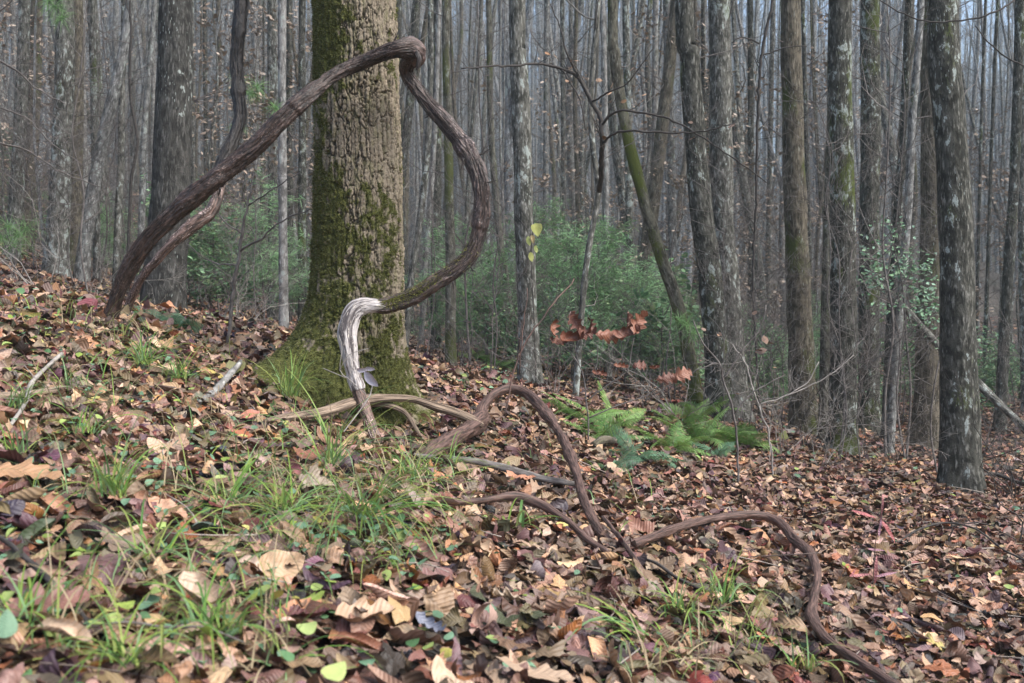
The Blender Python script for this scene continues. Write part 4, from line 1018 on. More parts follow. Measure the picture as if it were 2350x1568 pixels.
# branching sapling limbs in the middle distance, traced
def limb(label, lines, mat, twn=3, d=None, name="branch", cat="branch", L=.28, leafc=None, nleaf=0):
    mb = MB(); out = []; r = np.random.default_rng(abs(hash(label)) % 1000 if False else len(label) * 7)
    e = empty(name, tuple(P(lines[0][0][0], lines[0][0][1], lines[0][0][2]))); tag(e, label, cat)
    for ln in lines:
        p, w = path(ln); p2, w2 = resample(p, w, .04); p2 = p2 + r.normal(0, .0035, p2.shape); tube(mb, p2, w2, 7)
        for i in range(int(twn * len(p2) / 18) + 1):
            k = r.integers(len(p2) // 5, len(p2)); a = r.normal(0, 1, 3); a[1] *= .5
            branch(mb, p2[k], a + np.array([0, 0, .3]), L * r.uniform(.4, 1.2), max(w2[k] * .4, .0012), 1, r, 3, sub=2, out=out)
    local(obj("stem", mb, mat), e)
    if nleaf:
        ml = MB(); leaves_on(ml, out, r, nleaf, .06, np.array([[.33, .18, .09], [.20, .12, .08]]), LT, .6, .004); local(obj("leaves", ml, M['leaf']), e)
    return e
dd = 7.9
limb("dark crooked limb forking from the kinked sapling and reaching both ways", [
  [(1376,440,8.3,7),(1380,390,8.1,6.5),(1381,326,dd,6),(1378,275,dd,5.5),(1357,235,dd,5),(1329,181,dd,4.5),(1290,160,dd,3.5),(1250,148,dd,3),(1190,150,7.7,2.6),(1128,153,7.6,2.2),(1060,158,7.5,1.5)],
  [(1379,290,dd,3),(1400,265,7.8,3),(1430,255,7.7,2.8),(1490,262,7.6,2.5),(1560,283,7.5,2.2),(1640,335,7.4,1.8),(1700,375,7.3,1.5),(1760,420,7.2,1.2)],
  [(1383,330,dd,3.2),(1410,306,7.7,2.8),(1450,300,7.6,2.6),(1540,306,7.5,2.2),(1620,300,7.4,1.8),(1680,285,7.3,1.2)],
  [(1329,181,dd,2.6),(1300,120,7.8,2),(1285,60,7.8,1.6),(1262,10,7.8,1.2)],
  [(1357,235,dd,2.6),(1400,210,7.7,2),(1440,190,7.6,1.6),(1500,110,7.5,1.2)],
  [(1290,160,dd,2),(1330,230,7.7,1.6),(1345,300,7.7,1.2)]], M['twigdark'], 4, nleaf=26)
limb("thin black sapling with side twigs between the mottled and the brown tree", [
  [(1745,960,8.6,2),(1735,800,8.6,2.4),(1728,640,8.6,2.6),(1735,450,8.6,2.8),(1738,300,8.6,3),(1745,150,8.6,3.6),(1760,60,8.6,3.5),(1775,-30,8.6,3),(1790,-400,8.6,2)],
  [(1742,100,8.6,1.8),(1700,85,8.5,1.5),(1680,100,8.5,1)],[(1743,130,8.6,1.8),(1800,110,8.6,1.5),(1850,105,8.6,1)]], M['twigdark'], 4, name="sapling", cat="sapling")
limb("slender sapling with upswept twigs left of the mossy root", [
  [(522,790,5.9,4),(530,720,5.9,4.5),(538,650,5.9,4.5),(545,600,5.9,4),(555,540,5.9,3.5),(565,480,5.9,3),(576,440,5.9,2),(580,400,5.9,1.2)],
  [(550,575,5.9,2.6),(600,545,5.85,2.2),(650,505,5.8,1.8),(715,480,5.75,1.2)],[(556,535,5.9,2),(515,510,5.9,1.8),(495,470,5.9,1.4),(498,430,5.9,1)],
  [(566,475,5.9,2),(620,440,5.85,1.6),(690,395,5.8,1)],[(566,475,5.9,1.8),(555,440,5.9,1.5),(565,400,5.9,1.1)],
  [(545,610,5.9,1.8),(480,600,6,1.5),(430,560,6,1)]], M['twig'], 3, name="sapling", cat="sapling", L=.2)
limb("thin reddish brown shoot slanting up right in front of the mottled tree", [[(1158,960,5.2,1.6),(1175,870,5.25,2),(1200,800,5.3,2),(1260,710,5.4,2),(1318,640,5.5,1.5)],[(1192,860,5.25,1.5),(1200,760,5.25,1.4),(1212,660,5.25,1.0)]], M['root'], 1, name="shoot", cat="shoot")
limb("grey twiggy sapling tangle right of the rust-leaved oak sapling", [
  [(1695,1110,6.0,2.6),(1690,1000,6.0,2.6),(1680,930,6.0,2.6),(1660,870,6.0,2.4),(1650,830,6.0,2),(1615,790,6.0,1.8),(1590,735,6.0,1.4)],
  [(1660,870,6.0,1.8),(1705,800,6.0,1.6),(1740,760,6,1.2),(1760,700,6,1)],[(1684,950,6,2),(1730,900,6,1.6),(1800,860,6,1.2)],[(1650,830,6,1.5),(1600,850,6,1.2),(1500,905,6,1)]], M['twig'], 5, name="sapling", cat="sapling", L=.3, nleaf=8)
limb("pale crooked twig sapling in front of the brown thick tree", [
  [(1775,1120,7.0,2.0),(1765,1000,7.0,2.2),(1740,930,7,2.2),(1725,880,7,2),(1708,830,7,1.8),(1680,790,7,1.4)],[(1740,930,7,1.6),(1800,910,7,1.4),(1890,870,7,1.2),(1960,815,7,1)],
  [(1800,910,7,1.4),(1850,880,7,1.3),(1880,830,7,1)]], M['twigpale'], 5, name="sapling", cat="sapling", L=.35, nleaf=6)
limb("fine bare twigs reaching in from the left edge", [
  [(-60,300,6.5,3),(0,330,6.5,2.4),(60,345,6.6,2),(130,390,6.7,1.5),(230,430,6.8,1)],[(-60,120,6.5,3),(20,150,6.5,2.4),(80,200,6.6,2),(150,240,6.6,1.2)],[(-60,240,6.5,2),(40,260,6.5,1.6),(120,330,6.6,1.2),(190,380,6.6,.9)],[(-60,60,6.5,2),(20,10,6.5,1.5),(60,-60,6.5,1)]], M['twig'], 6, L=.45)
limb("long thin bough drooping across the upper right corner", [[(2400,-60,7.2,2.4),(2300,20,7,2.2),(2220,45,7,2),(2120,48,7,1.8),(2050,20,7,1.4),(2000,-20,7,1)],[(2360,160,7,2),(2280,110,7,1.6),(2240,60,7,1.2)]], M['twigdark'], 3, L=.3)
limb("dark bare twigs rising from the leaves near the right edge", [[(2330,1290,5.2,2),(2345,1200,5.2,1.8),(2310,1170,5.2,1.6),(2280,1120,5.2,1.3),(2300,1060,5.2,1)],[(2160,1290,5,2),(2185,1220,5,1.8),(2175,1180,5,1.4)],[(2175,1210,5,1.6),(2260,1200,5,1.4),(2330,1240,5,1.2)]], M['twigdark'], 4, name="shoot", cat="shoot", L=.18)

# more bare twig tangles, each a little leafless bush of its own
tg = np.random.default_rng(314)
TGL = []
for i in range(4):
    mbt = MB(); rt_ = np.random.default_rng(950 + i)
    for j in range(6):
        a = rt_.uniform(0, 6.28); branch(mbt, (rt_.normal(0, .01), rt_.normal(0, .01), -.03), (math.cos(a) * .6, math.sin(a) * .6, 1.0), rt_.uniform(.7, 1.5), .0045, 2, rt_, 4, sub=4, crook=.28, up=.03)
    me_ = mbt.mesh("bare_bush"); me_.materials.append([M['twig'], M['twigpale'], M['twigdark'], M['twig']][i]); TGL.append(me_)
for (u, d) in [(1560,8.6),(1640,8.2),(1720,8.4),(1790,8.0),(1850,8.8),(1980,9.2),(2050,8.8),(2290,8.6),(2330,7.4),(1270,8.2),(1120,8.6),(1060,9.5),(960,9.0),(560,7.6),(500,8.9),(220,8.5),(100,6.8),(40,7.4),(160,9.5),(1480,9.5),(1700,10.5),(1390,10),(620,8.8),(2240,10),(1880,7.6)]:
    x = (u - 1175) / F * d; me_ = TGL[tg.integers(4)]; o = bpy.data.objects.new("bare_bush", me_); COL.objects.link(o)
    o.location = (x, d, Hs(x, d)); o.rotation_euler = (0, 0, tg.uniform(0, 6.28)); s_ = tg.uniform(.6, 1.15); o.scale = (s_, s_, s_)
    tag(o, "low leafless bush of tangled fine twigs among the near trunks", "bush", "leafless twig bushes")

# ------------------------------------------------------------------ oak sapling with rust leaves
def leaf_obj(parent, c, size, yaw, pitch, roll, col, kind='oak', name="leaf", mat='leaf', curl=1.0, seed=0, label=None):
    r = np.random.default_rng(seed)
    if kind == 'oak': v2, q = ovate(30, 7, .33, .9, 4, .55); t = None
    elif kind == 'star': v2, q, t = star(44, 4, 5, .55)
    elif kind == 'heart':
        v2, q = ovate(14, 7, .44, .55); t = None
    elif kind == 'strap': v2, q = ovate(14, 3, .06, .8); t = None
    else: v2, q = ovate(16, 7, .27, .85); t = None
    v3 = deform(v2, r, curl, .008 if kind == 'rib' else 0)
    rest = np.stack([v2[:, 0], v2[:, 1], v2[:, 0] * 0 + seed], 1)
    cy, sy, cp, sp, cr, sr_ = math.cos(yaw), math.sin(yaw), math.cos(pitch), math.sin(pitch), math.cos(roll), math.sin(roll)
    Rz = np.array([[cy, -sy, 0], [sy, cy, 0], [0, 0, 1]]); Ry = np.array([[cp, 0, sp], [0, 1, 0], [-sp, 0, cp]]); Rx = np.array([[1, 0, 0], [0, cr, -sr_], [0, sr_, cr]])
    Rm = Rz @ Ry @ Rx if parent is not None else Rx @ Ry @ Rz
    v = (v3 * size) @ Rm.T
    mb = MB(); mb.add(v, q, t, col, rest); o = obj(name, mb, M[mat]); o.location = Vector(c)
    if parent is not None: o.location = Vector(c) - Vector(parent.location); o.parent = parent
    elif label: tag(o, label, "leaf")
    return o
oak = empty("oak_sapling", tuple(G(1345, 1010))); tag(oak, "small oak sapling holding rust-brown lobed leaves at its tips", "sapling")
mbo = MB(); D = 5.7
for ln in [[(1350,1010,D,2),(1350,960,D,2),(1345,920,D,2),(1342,880,D,1.8),(1330,840,D,1.5),(1300,800,D,1.2),(1270,785,D,1)],
           [(1342,880,D,1.6),(1365,850,D,1.4),(1372,820,D,1.3),(1370,790,D,1)],[(1345,920,D,1.6),(1400,880,D,1.5),(1440,850,D,1.4),(1448,810,D,1.4),(1455,775,D,1)],
           [(1440,850,D,1.2),(1430,830,D,1.1),(1425,780,D,.9)],[(1350,960,D,1.6),(1420,930,D,1.5),(1490,905,D,1.3),(1530,870,D,1)],[(1330,840,D,1),(1305,740,D,.9),(1310,715,D,.8)]]:
    p, w = path(ln); tube(mbo, p, w, 6, .03)
local(obj("stem", mbo, M['twig']), oak)
RUST = [(.13, .034, .012), (.10, .028, .013), (.17, .05, .017)]
for i, (u, v, sz, ya, pi_, ro) in enumerate([(1310,775,.15,.1,.0,1.3),(1345,765,.12,.2,-.1,1.2),(1268,755,.11,1.3,-1.2,1.2),(1318,735,.13,-.8,.9,1.2),(1357,748,.10,1.2,-1.1,1.4),(1400,770,.14,.1,.05,1.3),
      (1440,765,.15,-.1,-.3,1.2),(1440,735,.11,1.3,-1.2,1.4),(1462,742,.14,.6,-.95,1.4),(1280,785,.10,.2,.1,1.0),(1530,868,.10,.2,-.15,1.3),(1565,860,.13,.1,-.35,1.3),(1375,857,.08,.3,.2,1.2),(1470,838,.09,.2,0,1.1),(1425,840,.07,0,.1,1.1),(1498,845,.07,.4,0,1)]):
    o = leaf_obj(oak, P(u, v, D - .02), sz * 1.25, ya, pi_, ro, RUST[i % 3], 'oak', seed=i + 60, curl=1.15)

# seedling with narrow pinkish leaves, right
sd_e = empty("seedling", tuple(G(2003, 1360))); tag(sd_e, "seedling with narrow purplish red leaves on the right-hand leaf bed", "seedling")
mbo = MB(); D2 = float(G(2003, 1360)[1]) - .02
p, w = path([(2003,1365,D2,1.2),(2006,1290,D2,1.2),(2010,1240,D2,1.1),(2020,1190,D2,1),(2024,1140,D2,.8)]); tube(mbo, p, w, 5, .03); local(obj("stem", mbo, M['root']), sd_e)
PK = [(.34, .10, .10), (.30, .13, .17), (.38, .08, .08)]
for i, (u, v, sz, ya, pi_) in enumerate([(2025,1158,.085,0,-1.5),(2020,1205,.09,0,-1.45),(2042,1220,.12,0,.95),(2010,1310,.12,0,-1.5),(2035,1318,.09,0,-.2),(1945,1335,.12,0,-1.0),(1975,1320,.09,0,-.1),(2010,1262,.07,0,.1),(1985,1180,.10,0,.3)]):
    leaf_obj(sd_e, P(u, v, D2), sz, ya, pi_, 1.3, PK[i % 3], 'strap', seed=i + 90, curl=.6)
# grey-lilac leaves on a twig by the pale vine stem
tw_e = empty("twig", tuple(P(828, 905, 4.9))); tag(tw_e, "wiry twig with narrow lilac-grey leaves against the pale vine stem", "twig")
mbo = MB()
for ln in [[(775,1010,4.75,1.4),(850,905,4.88,1.4),(846,860,4.9,1.2),(830,850,4.9,1)],[(840,905,4.9,1.2),(800,870,4.9,1.2),(780,850,4.9,1),(785,800,4.9,.9),(778,770,4.9,.8)],[(800,870,4.9,1),(740,845,4.95,1)],[(780,850,4.9,.9),(800,815,4.9,.8),(845,800,4.9,.7)]]:
    p, w = path(ln); tube(mbo, p, w, 6, .03)
local(obj("stem", mbo, M['twigpale']), tw_e)
for i, (u, v, sz, ya, pi_, ro, kd) in enumerate([(852,870,.10,0,.85,1.95,'rib'),(832,848,.06,0,-.05,2.1,'rib'),(850,846,.05,0,.1,2.1,'rib')]):
    leaf_obj(tw_e, P(u, v, 4.88), sz, ya, pi_, ro, (.44, .40, .46), kd, seed=i + 120, curl=.5)
# yellow-green leaves clinging to the mottled tree
sm_e = empty("climber", tuple(P(1222, 600, 8.9))); tag(sm_e, "climbing stem with a few yellow-green leaves on the mottled grey tree", "climber")
mbo = MB(); p, w = path([(1230,880,9.0,1.2),(1224,700,8.95,1.2),(1219,600,8.9,1.2),(1222,540,8.9,1),(1228,480,8.92,.8)]); tube(mbo, p, w, 5, .05); local(obj("stem", mbo, M['twigdark']), sm_e)
for i, (u, v, sz) in enumerate([(1232,528,.12),(1214,553,.09),(1222,549,.08),(1219,590,.09),(1230,572,.07)]):
    leaf_obj(sm_e, P(u, v, 8.85), sz, 0, 1.4, 1.4, [(.40, .42, .08), (.36, .42, .10), (.46, .33, .12)][i % 3], 'heart' if i == 0 else 'oval', mat='green', seed=i + 140, curl=.3)

# ------------------------------------------------------------------ ferns
def frond(mb, base, dirv, L, arch, r, col, wmax=.075):
    k = 34; t = np.linspace(0, 1, k); hd = np.array([dirv[0], dirv[1], 0]); hd /= np.linalg.norm(hd)
    el = math.atan2(dirv[2], math.hypot(dirv[0], dirv[1])); ang = el - arch * t
    stp = L / (k - 1); pts = [np.array(base, float)]
    for i in range(1, k): pts.append(pts[-1] + stp * (hd * math.cos(ang[i]) + np.array([0, 0, math.sin(ang[i])])))
    pts = np.array(pts); tube(mb, pts, np.linspace(.0022, .0006, k), 4, col=(.16, .14, .06), cap=False)
    side = np.cross(hd, [0, 0, 1.0]); T = np.gradient(pts, axis=0); T /= np.linalg.norm(T, axis=1)[:, None]
    up = np.cross(side, T)
    roll = r.normal(0, .5)
    sd2 = side * math.cos(roll) + np.array([0, 0, 1.0]) * math.sin(roll)
    for i in range(4, k):
        f = (i - 4) / (k - 5); wl_ = wmax * math.sin(math.pi * min(1, f * .80 + .22)) ** .8 * (1.0 if f < .95 else .5) + .004
        for s in (-1, 1):
            p0 = pts[i] + T[i] * stp * (.25 if s > 0 else -.05); a = sd2 * s * .93 + T[i] * .33 + np.array([0, 0, -.12]) + r.normal(0, .06, 3)
            a /= np.linalg.norm(a); wd = T[i] * stp * .42
            u2 = up[i] * .0
            mid = p0 + a * wl_ * .45 + up[i] * .004; tip = p0 + a * wl_ - up[i] * .004
            c = np.array(col) * r.uniform(.75, 1.25)
            v = np.array([p0 - wd * .8, p0 + wd * .8, mid + wd, mid - wd * .9, tip + wd * .15, tip - wd * .15])
            rs = np.array([[-.5, .1, 0], [-.5, -.1, 0], [0, -.1, 0], [0, .1, 0], [.5, -.02, 0], [.5, .02, 0]])
            mb.add(v, [[0, 1, 2, 3], [3, 2, 4, 5]], None, c, rs)
FG = [(.13, .27, .045), (.09, .21, .04), (.17, .32, .06)]; FB = [(.10, .23, .12), (.08, .18, .08)]
def fern(label, u, v, n, L, seed, cols=FG, spread=1.0, group=None, az=None):
    L = L * .78; n = n + 2
    r = np.random.default_rng(seed); b = G(u, v); e = empty("fern", tuple(b)); tag(e, label, "fern", group)
    for i in range(n):
        a = (i + r.random() * .8) / n * 6.28 if az is None else r.uniform(*az); el = r.uniform(.3, 1.1)
        mb = MB(); frond(mb, np.array(b) + [0, 0, .01], (math.cos(a) * spread, math.sin(a) * spread, math.tan(el)), L * 1.2 * r.uniform(.7, 1.15), r.uniform(.3, 2.0), r, cols[r.integers(len(cols))])
        local(obj("frond", mb, M['green'], smooth=False), e)
    return e
fern("fern with low broad fronds nearest the arching vine's back", 1375, 1015, 8, .36, 801)
fern("upright fern behind the rust-leaved oak sapling's stem", 1410, 985, 6, .50, 802)
fern("blue-green fern facing the camera in front of the others", 1462, 1062, 8, .38, 803, FB)
fern("pale bluish fern low on the left of the camera-facing one", 1405, 1085, 6, .26, 804, FB)
fern("fern with fronds flung down to the right of the clump", 1540, 1040, 9, .42, 805)
fern("dense fern in the middle of the clump's right half", 1600, 1020, 11, .42, 806)
fern("rightmost bright fern before the leaning trees' feet", 1665, 1012, 11, .40, 807)
fern("fern raised behind the clump at the leaning trees' feet", 1625, 960, 8, .40, 808)
fern("small bluish fern under the rightmost of the clump", 1640, 1055, 7, .28, 809, FB)
fern("fern at the far left end of the clump, behind the arching vine", 1335, 975, 7, .4, 821)
fern("lone fern beyond the clump's right end", 1715, 1035, 7, .34, 822)
fern("fern between the raised one and the small one at the back", 1590, 975, 7, .36, 823)
fern("small fern at the back of the clump below the moss-covered tree", 1555, 985, 7, .34, 814)
fern("fern in shade behind the arching vine left of the mottled tree", 1090, 830, 9, .5, 810)
fern("fern beside the mottled tree's left foot", 1145, 850, 8, .42, 811, FG + FB)
fern("pale fern at the dark knotty tree's foot", 345, 745, 7, .22, 812, FB)
fern("second pale fern right of the knotty tree's foot", 415, 765, 6, .2, 813, FB)


# ------------------------------------------------------------------ grass
def blade(mb, b, a, L, el, arch, w, r, col):
    k = 8; t = np.linspace(0, 1, k); hd = np.array([math.cos(a), math.sin(a), 0]); ang = el - arch * t ** 1.3
    dx = np.cumsum(np.cos(ang)) * L / k; dz = np.cumsum(np.sin(ang)) * L / k
    p = np.array(b) + hd * dx[:, None] + np.array([0, 0, 1.0]) * dz[:, None]
    side = np.cross(hd, [0, 0, 1.0]) + np.array([0, 0, r.normal(0, .3)]); side /= np.linalg.norm(side)
    wd = w * (1 - t ** 2.2) * .5 + .0003; n = np.cross(side, hd)
    v = np.stack([p - side * wd[:, None], p - np.array([0, 0, .25]) * wd[:, None], p + side * wd[:, None]], 1).reshape(-1, 3)
    q = []
    for i in range(k - 1): q += [(i*3, i*3+1, i*3+4, i*3+3), (i*3+1, i*3+2, i*3+5, i*3+4)]
    c = np.array(col)[None] * (1 - .25 * t)[:, None] + np.array([.22, .17, .06])[None] * (.25 * t ** 3)[:, None] * 1.0
    rs = np.zeros((len(v), 3)); rs[:, 0] = np.repeat(t, 3) * .01; rs[:, 1] = .3
    mb.add(v, q, None, np.repeat(c, 3, 0), rs)
GC = [(.15, .29, .05), (.23, .35, .06), (.10, .23, .055), (.19, .33, .14), (.28, .34, .08)]
def tuft(label, u, v, n, L, seed, w=.0045, el=(.7, 1.45), az=None, spreadm=.02, cols=GC):
    r = np.random.default_rng(seed); b = G(u, v, .03); mb = MB()
    for i in range(int(n * 1.5)):
        a = r.uniform(0, 6.28) if az is None else r.uniform(*az)
        blade(mb, b + np.array([r.normal(0, spreadm), r.normal(0, spreadm), 0.005]), a, L * 1.35 * r.uniform(.5, 1.15), r.uniform(*el), r.uniform(.5, 2.4), w * r.uniform(.7, 1.25), r, cols[r.integers(len(cols))])
    o = obj("grass_tuft", mb, M['green']); o.data.transform(__import__('mathutils').Matrix.Translation(-Vector(b))); o.location = Vector(b)
    tag(o, label, "grass tuft"); return o
tuft("upright bright green grass tuft on the near left bank", 262, 1160, 34, .20, 901, w=.006, el=(1.0, 1.5))
tuft("grass tuft with long thin upright blades near the left edge's dark stick", 40, 1060, 18, .18, 902)
tuft("wide tuft of arching grass right of the bright upright tuft", 520, 1175, 30, .24, 903, w=.005, el=(.4, 1.2))
tuft("tuft of long drooping blades hanging over the dark hollow", 830, 1200, 46, .36, 904, w=.0055, el=(.2, 1.0), az=(-2.4, .6))
tuft("loose grass tuft left of the drooping one, above the hollow", 660, 1190, 34, .28, 905, el=(.3, 1.1))
tuft("long-bladed grass tuft in front of the pale vine's foot", 760, 1085, 26, .34, 906, w=.005, el=(.7, 1.3))
tuft("grass tuft between the vine's foot and the arching vine's root", 950, 1110, 34, .24, 907, el=(.6, 1.3))
tuft("small bright tuft under the arching vine's root", 1030, 1085, 24, .2, 908)
tuft("grass tuft growing against the mossy root", 665, 925, 40, .26, 909, w=.005, el=(.9, 1.5))
tuft("yellow-green tuft on the bank left of the mossy root", 330, 850, 34, .22, 910, el=(.8, 1.5))
tuft("spreading yellow-green tuft behind the grey broken branch", 410, 880, 40, .2, 911, el=(.5, 1.3))
tuft("bushy grass tuft at the low right of the near bank", 1560, 1420, 22, .19, 912, w=.006, el=(.4, 1.4))
tuft("long-leaved tuft left of the low right one", 1490, 1480, 12, .26, 913, w=.007, el=(.2, .9), az=(1.6, 4.6))
tuft("thin grass tuft right of the low right one", 1660, 1400, 26, .2, 914, el=(.7, 1.4))
tuft("dark green tuft at the bottom edge left of centre", 480, 1480, 34, .2, 915, el=(.5, 1.3))
tuft("grass tuft in the bottom left corner", 60, 1450, 26, .16, 916, el=(.5, 1.3))
tuft("sparse tuft at the bottom edge near the vine's lower end", 1840, 1555, 10, .15, 917, el=(.9, 1.4))
tuft("short tuft on the bank near the left edge with yellow tips", 40, 950, 26, .15, 918)
tuft("little two-bladed green shoot right of the thin brown vine", 1180, 1225, 8, .16, 919, w=.008)
tuft("arching tuft in the middle of the near bank's left half", 350, 1300, 26, .24, 920, el=(.3, 1.1))
tuft("grass tuft below the yellow-green one on the left bank", 200, 1010, 18, .18, 921)
tuft("wispy grass tuft at the bottom edge far left", 300, 1540, 30, .16, 922, el=(.4, 1.2))

def grass_stuff():
    r = np.random.default_rng(31); mb = MB()
    spots = [(u, v, n) for (u, v, n) in [(120,900,18),(250,900,16),(470,960,14),(560,1060,16),(420,1120,14),(120,1160,10),(620,1120,16),(700,1150,18),(780,1150,20),(880,1130,18),(900,1060,16),(1000,1120,18),(560,1240,14),(700,1280,16),(900,1290,16),
             (440,1400,12),(240,1380,12),(150,1500,10),(620,1530,10),(1650,1500,12),(1500,1540,12),(1760,1480,10),(300,780,16),(200,760,14),(500,830,14),(720,1000,12),(1300,1060,8),(1420,1180,8),(600,1400,8),(1000,1000,10),(80,720,12),(700,960,12)]]
    for (u, v, n) in spots:
        for i in range(int(n * 3.6)):
            b = G(u + r.normal(0, 55), v + r.normal(0, 28), .03)
            blade(mb, b, r.uniform(0, 6.28), r.uniform(.08, .28), r.uniform(.3, 1.4), r.uniform(.5, 2.6), r.uniform(.0018, .0045), r, GC[r.integers(5)] if r.random() < .62 else (.40, .31, .19))
    o = obj("grass", mb, M['green']); tag(o, "thin green grass blades growing through the fallen leaves", "grass", kind="stuff")
grass_stuff()

def ground_cover():
    r = np.random.default_rng(32); mb = MB()
    rt = np.random.default_rng(2); tm = []
    for i in range(6):
        v2, q = ovate(8, 5, r.uniform(.34, .46), .7); tm.append((deform(v2, rt, .35), np.stack([v2[:, 0], v2[:, 1], v2[:, 0] * 0], 1), q, None, 1))
    P_, C_, S_ = [], [], []
    for (u, v, su, sv, n) in [(880,1290,55,30,70),(930,1250,60,20,30),(500,1060,90,25,30),(660,1360,120,60,26),(60,1200,60,50,18),(60,790,60,40,70),(250,830,120,30,40),(760,1240,90,40,26),(380,1500,160,50,30),(1100,1530,300,40,24),
                             (640,1010,60,20,20),(1300,880,160,14,90),(1120,870,60,20,60),(1700,980,200,16,70),(2000,1060,220,16,60),(1600,1160,250,60,30),(2000,1300,250,120,30),(450,720,80,20,70),(200,690,120,16,50),(1050,1080,70,30,24),(330,960,160,40,30),(120,1330,110,60,30),(300,1100,250,90,90),(600,1200,250,100,90),(250,1450,250,90,60),(150,900,160,60,70),(900,1400,250,90,40)]:
        for i in range(n):
            b = G(u + r.normal(0, su), v + r.normal(0, sv), .0)
            if b[1] > 16: continue
            k = r.random()
            c = (.14, .28, .16) if k < .45 else ((.28, .38, .07) if k < .7 else ((.08, .20, .07) if k < .9 else (.48, .44, .10)))
            P_.append(b + np.array([0, 0, r.uniform(.03, .075)])); C_.append(np.array(c) * r.uniform(.7, 1.2)); S_.append(r.uniform(.018, .042) * (1.3 if b[1] > 6 else 1))
    P_, C_, S_ = np.array(P_), np.array(C_), np.array(S_); w = r.integers(0, 6, len(P_))
    for i in range(6):
        s = w == i; place(mb, tm[i], P_[s], np.tile([0, -.15, 1.], (s.sum(), 1)), S_[s], C_[s], r, tilt=np.full(s.sum(), .5))
    o = obj("ground_cover", mb, M['green']); tag(o, "small round green and yellow leaves of low plants among the dead ones", "ground cover", kind="stuff")
ground_cover()

# pine sprays by the vine
def pine_spray(label, tufts, seed, start, d):
    r = np.random.default_rng(seed); e = empty("pine_branch", tuple(P(*start, d))); tag(e, label, "pine branch"); ms = MB(); mn = MB()
    for (u, v, sz) in tufts:
        c = P(u, v, d); tube(ms, np.array([P(*start, d), (P(*start, d) + c) / 2 + r.normal(0, .02, 3), c]), [.004, .003, .002], 5, .05)
        n = 90; dv = r.normal(0, 1, (n, 3)); dv[:, 2] -= .25; dv /= np.linalg.norm(dv, axis=1)[:, None]; L = sz * r.uniform(.7, 1.1, n)[:, None]
        b = c + r.normal(0, .008, (n, 3)); mid = b + dv * L * .55 + [0, 0, .004]; tp = b + dv * L + np.array([0, 0, -.12]) * L
        s = np.cross(dv, r.normal(0, 1, (n, 3))); s /= np.linalg.norm(s, axis=1)[:, None]; w_ = .0011
        v_ = np.stack([b - s * w_, b + s * w_, mid + s * w_, mid - s * w_, tp + s * w_ * .3, tp - s * w_ * .3], 1).reshape(-1, 3)
        o6 = (np.arange(n) * 6)[:, None]; q = np.vstack([np.array([[0, 1, 2, 3]]) + o6, np.array([[3, 2, 4, 5]]) + o6])
        mn.add(v_, q, None, np.repeat(np.array([[.16, .32, .10]]) * r.uniform(.6, 1.2, (n, 1)), 6, 0), np.tile([0, .3, 0], (len(v_), 1)))
    local(obj("stem", ms, M['twig']), e); local(obj("needles", mn, M['green'], smooth=False), e)
pine_spray("pine sprays with fine green needles around the hanging vine", [(545,188,.13),(590,198,.13),(632,248,.12),(548,290,.10),(575,215,.1)], 41, (445,232), 8.2)
pine_spray("pine spray hanging at the top edge left of the dark knotty tree", [(125,15,.18),(140,40,.16),(112,0,.16),(130,-20,.18)], 42, (110,-60), 9)
pine_spray("pine tuft in front of the moss-covered leaning tree", [(1575,745,.16),(1560,735,.14),(1590,765,.12)], 43, (1600,800), 8.6)
pine_spray("young pine tufts at the left edge on the bank", [(20,520,.22),(45,540,.22),(5,545,.2),(60,525,.2),(30,560,.2)], 44, (30,640), 9)

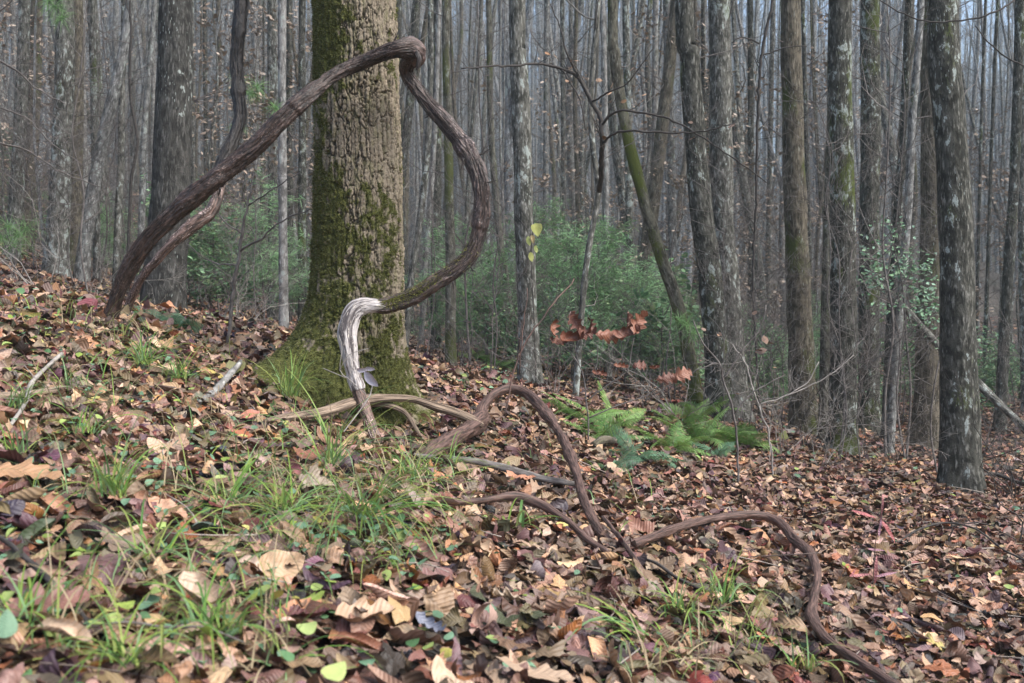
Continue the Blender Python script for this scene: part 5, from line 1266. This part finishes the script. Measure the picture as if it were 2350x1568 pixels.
# ------------------------------------------------------------------ distinct fallen leaves
for i, (lb, u, v, sz, ya, kd, c, mt, cu, lift) in enumerate([
  ("large dark purple-brown lobed leaf in the lower left", 205,1300,.20,-.3,'star',(.17,.095,.09),'leaf',.35,.05),
  ("reddish pink-brown oak leaf below the dark purple one", 110,1385,.16,.6,'oak',(.22,.085,.06),'leaf',.4,.055),
  ("orange and tan lobed leaf at the left edge", 60,1085,.20,.15,'oak',(.36,.18,.07),'leaf',.5,.06),
  ("pale flat brown leaf right of the dark purple one", 265,1245,.16,1.2,'star',(.27,.19,.14),'leaf',.3,.055),
  ("ribbed pale brown leaf curled like a boat on the near bank", 570,1290,.085,-.25,'rib',(.48,.32,.22),'leaf',1.3,.06),
  ("dark red crumpled leaf in front of the split wood's left end", 668,1075,.13,-.9,'oval',(.26,.07,.07),'leaf',.9,.07),
  ("cream torn leaf right of the dark red crumpled one", 715,1110,.15,.5,'star',(.36,.28,.21),'leaf',.6,.06),
  ("bright red-orange leaf standing left of the split wood", 575,950,.10,.9,'oval',(.42,.12,.06),'leaf',.8,.06),
  ("bright yellow-green heart leaf by the arching grass", 508,1095,.045,.2,'heart',(.42,.50,.14),'green',.2,.07),
  ("yellow-green leaf at the bottom edge left of centre", 772,1540,.055,1.1,'heart',(.40,.48,.12),'green',.3,.07),
  ("pale green leaf on the bottom left bank", 706,1445,.05,-1.2,'heart',(.36,.46,.12),'green',.4,.07),
  ("blue-green oval leaf cut by the left edge near the bottom", 14,1435,.07,1.9,'oval',(.14,.26,.15),'green',.2,.07),
  ("bluish grey curled leaf near the bottom centre", 985,1440,.10,-.6,'oak',(.17,.18,.24),'leaf',.9,.05),
  ("broad light tan oak leaf at the bottom edge right of centre", 1225,1545,.20,.3,'oak',(.40,.26,.16),'leaf',.4,.06),
  ("ribbed tan leaf standing on edge at the bottom centre", 1040,1560,.12,-.7,'rib',(.55,.36,.22),'leaf',1.0,.07),
  ("tan ribbed leaf in the bottom left quarter", 140,1455,.13,-.3,'rib',(.54,.36,.22),'leaf',.9,.07),
  ("long curled tan leaf pointing right in the lower left", 470,1375,.16,-.5,'oval',(.52,.36,.25),'leaf',1.2,.07),
  ("yellow leaf lying just above the thin brown vine", 1290,1205,.05,.2,'oval',(.50,.44,.10),'green',.3,.06),
  ("golden oval leaf on the right-hand leaf bed", 2140,1420,.08,-.4,'oval',(.50,.26,.07),'leaf',.5,.05),
  ("upright curled brown leaf right of the low grass tuft", 1570,1470,.11,-1.2,'oval',(.42,.25,.13),'leaf',1.4,.07),
  ("big rust leaf propped at the right edge of the leaf bed", 2270,1400,.11,.4,'star',(.30,.12,.06),'leaf',.8,.08)]):
    r = np.random.default_rng(i); p = G(u, v, lift + .015); n = ground_normal(np.array([p[0]]), np.array([p[1]]))[0]
    leaf_obj(None, p, sz, ya, .15 + r.normal(0, .1), .35 + r.normal(0, .12), (tuple(q * .74 for q in c) if mt == 'leaf' else c), kd, "fallen_leaf", mt, cu, seed=200 + i, label=lb)

# ------------------------------------------------------------------ haze
bpy.ops.mesh.primitive_cube_add(size=1); hz = bpy.context.active_object; hz.name = "haze"
hz.scale = (320, 190, 130); hz.location = (0, 80, 55)
hm = bpy.data.materials.new("haze"); hm.use_nodes = True; nt = hm.node_tree
for n in list(nt.nodes):
    if n.type == 'BSDF_PRINCIPLED': nt.nodes.remove(n)
pv = nt.nodes.new("ShaderNodeVolumePrincipled"); pv.inputs["Density Attribute"].default_value = ""; pv.inputs["Density"].default_value = 0.0016
pv.inputs["Color"].default_value = (.78, .92, .98, 1); pv.inputs["Anisotropy"].default_value = 0.2
nt.links.new(pv.outputs[0], nt.nodes["Material Output"].inputs["Volume"]); hz.data.materials.append(hm)
tag(hz, "thin bluish air between the far trees", "haze", kind="stuff")
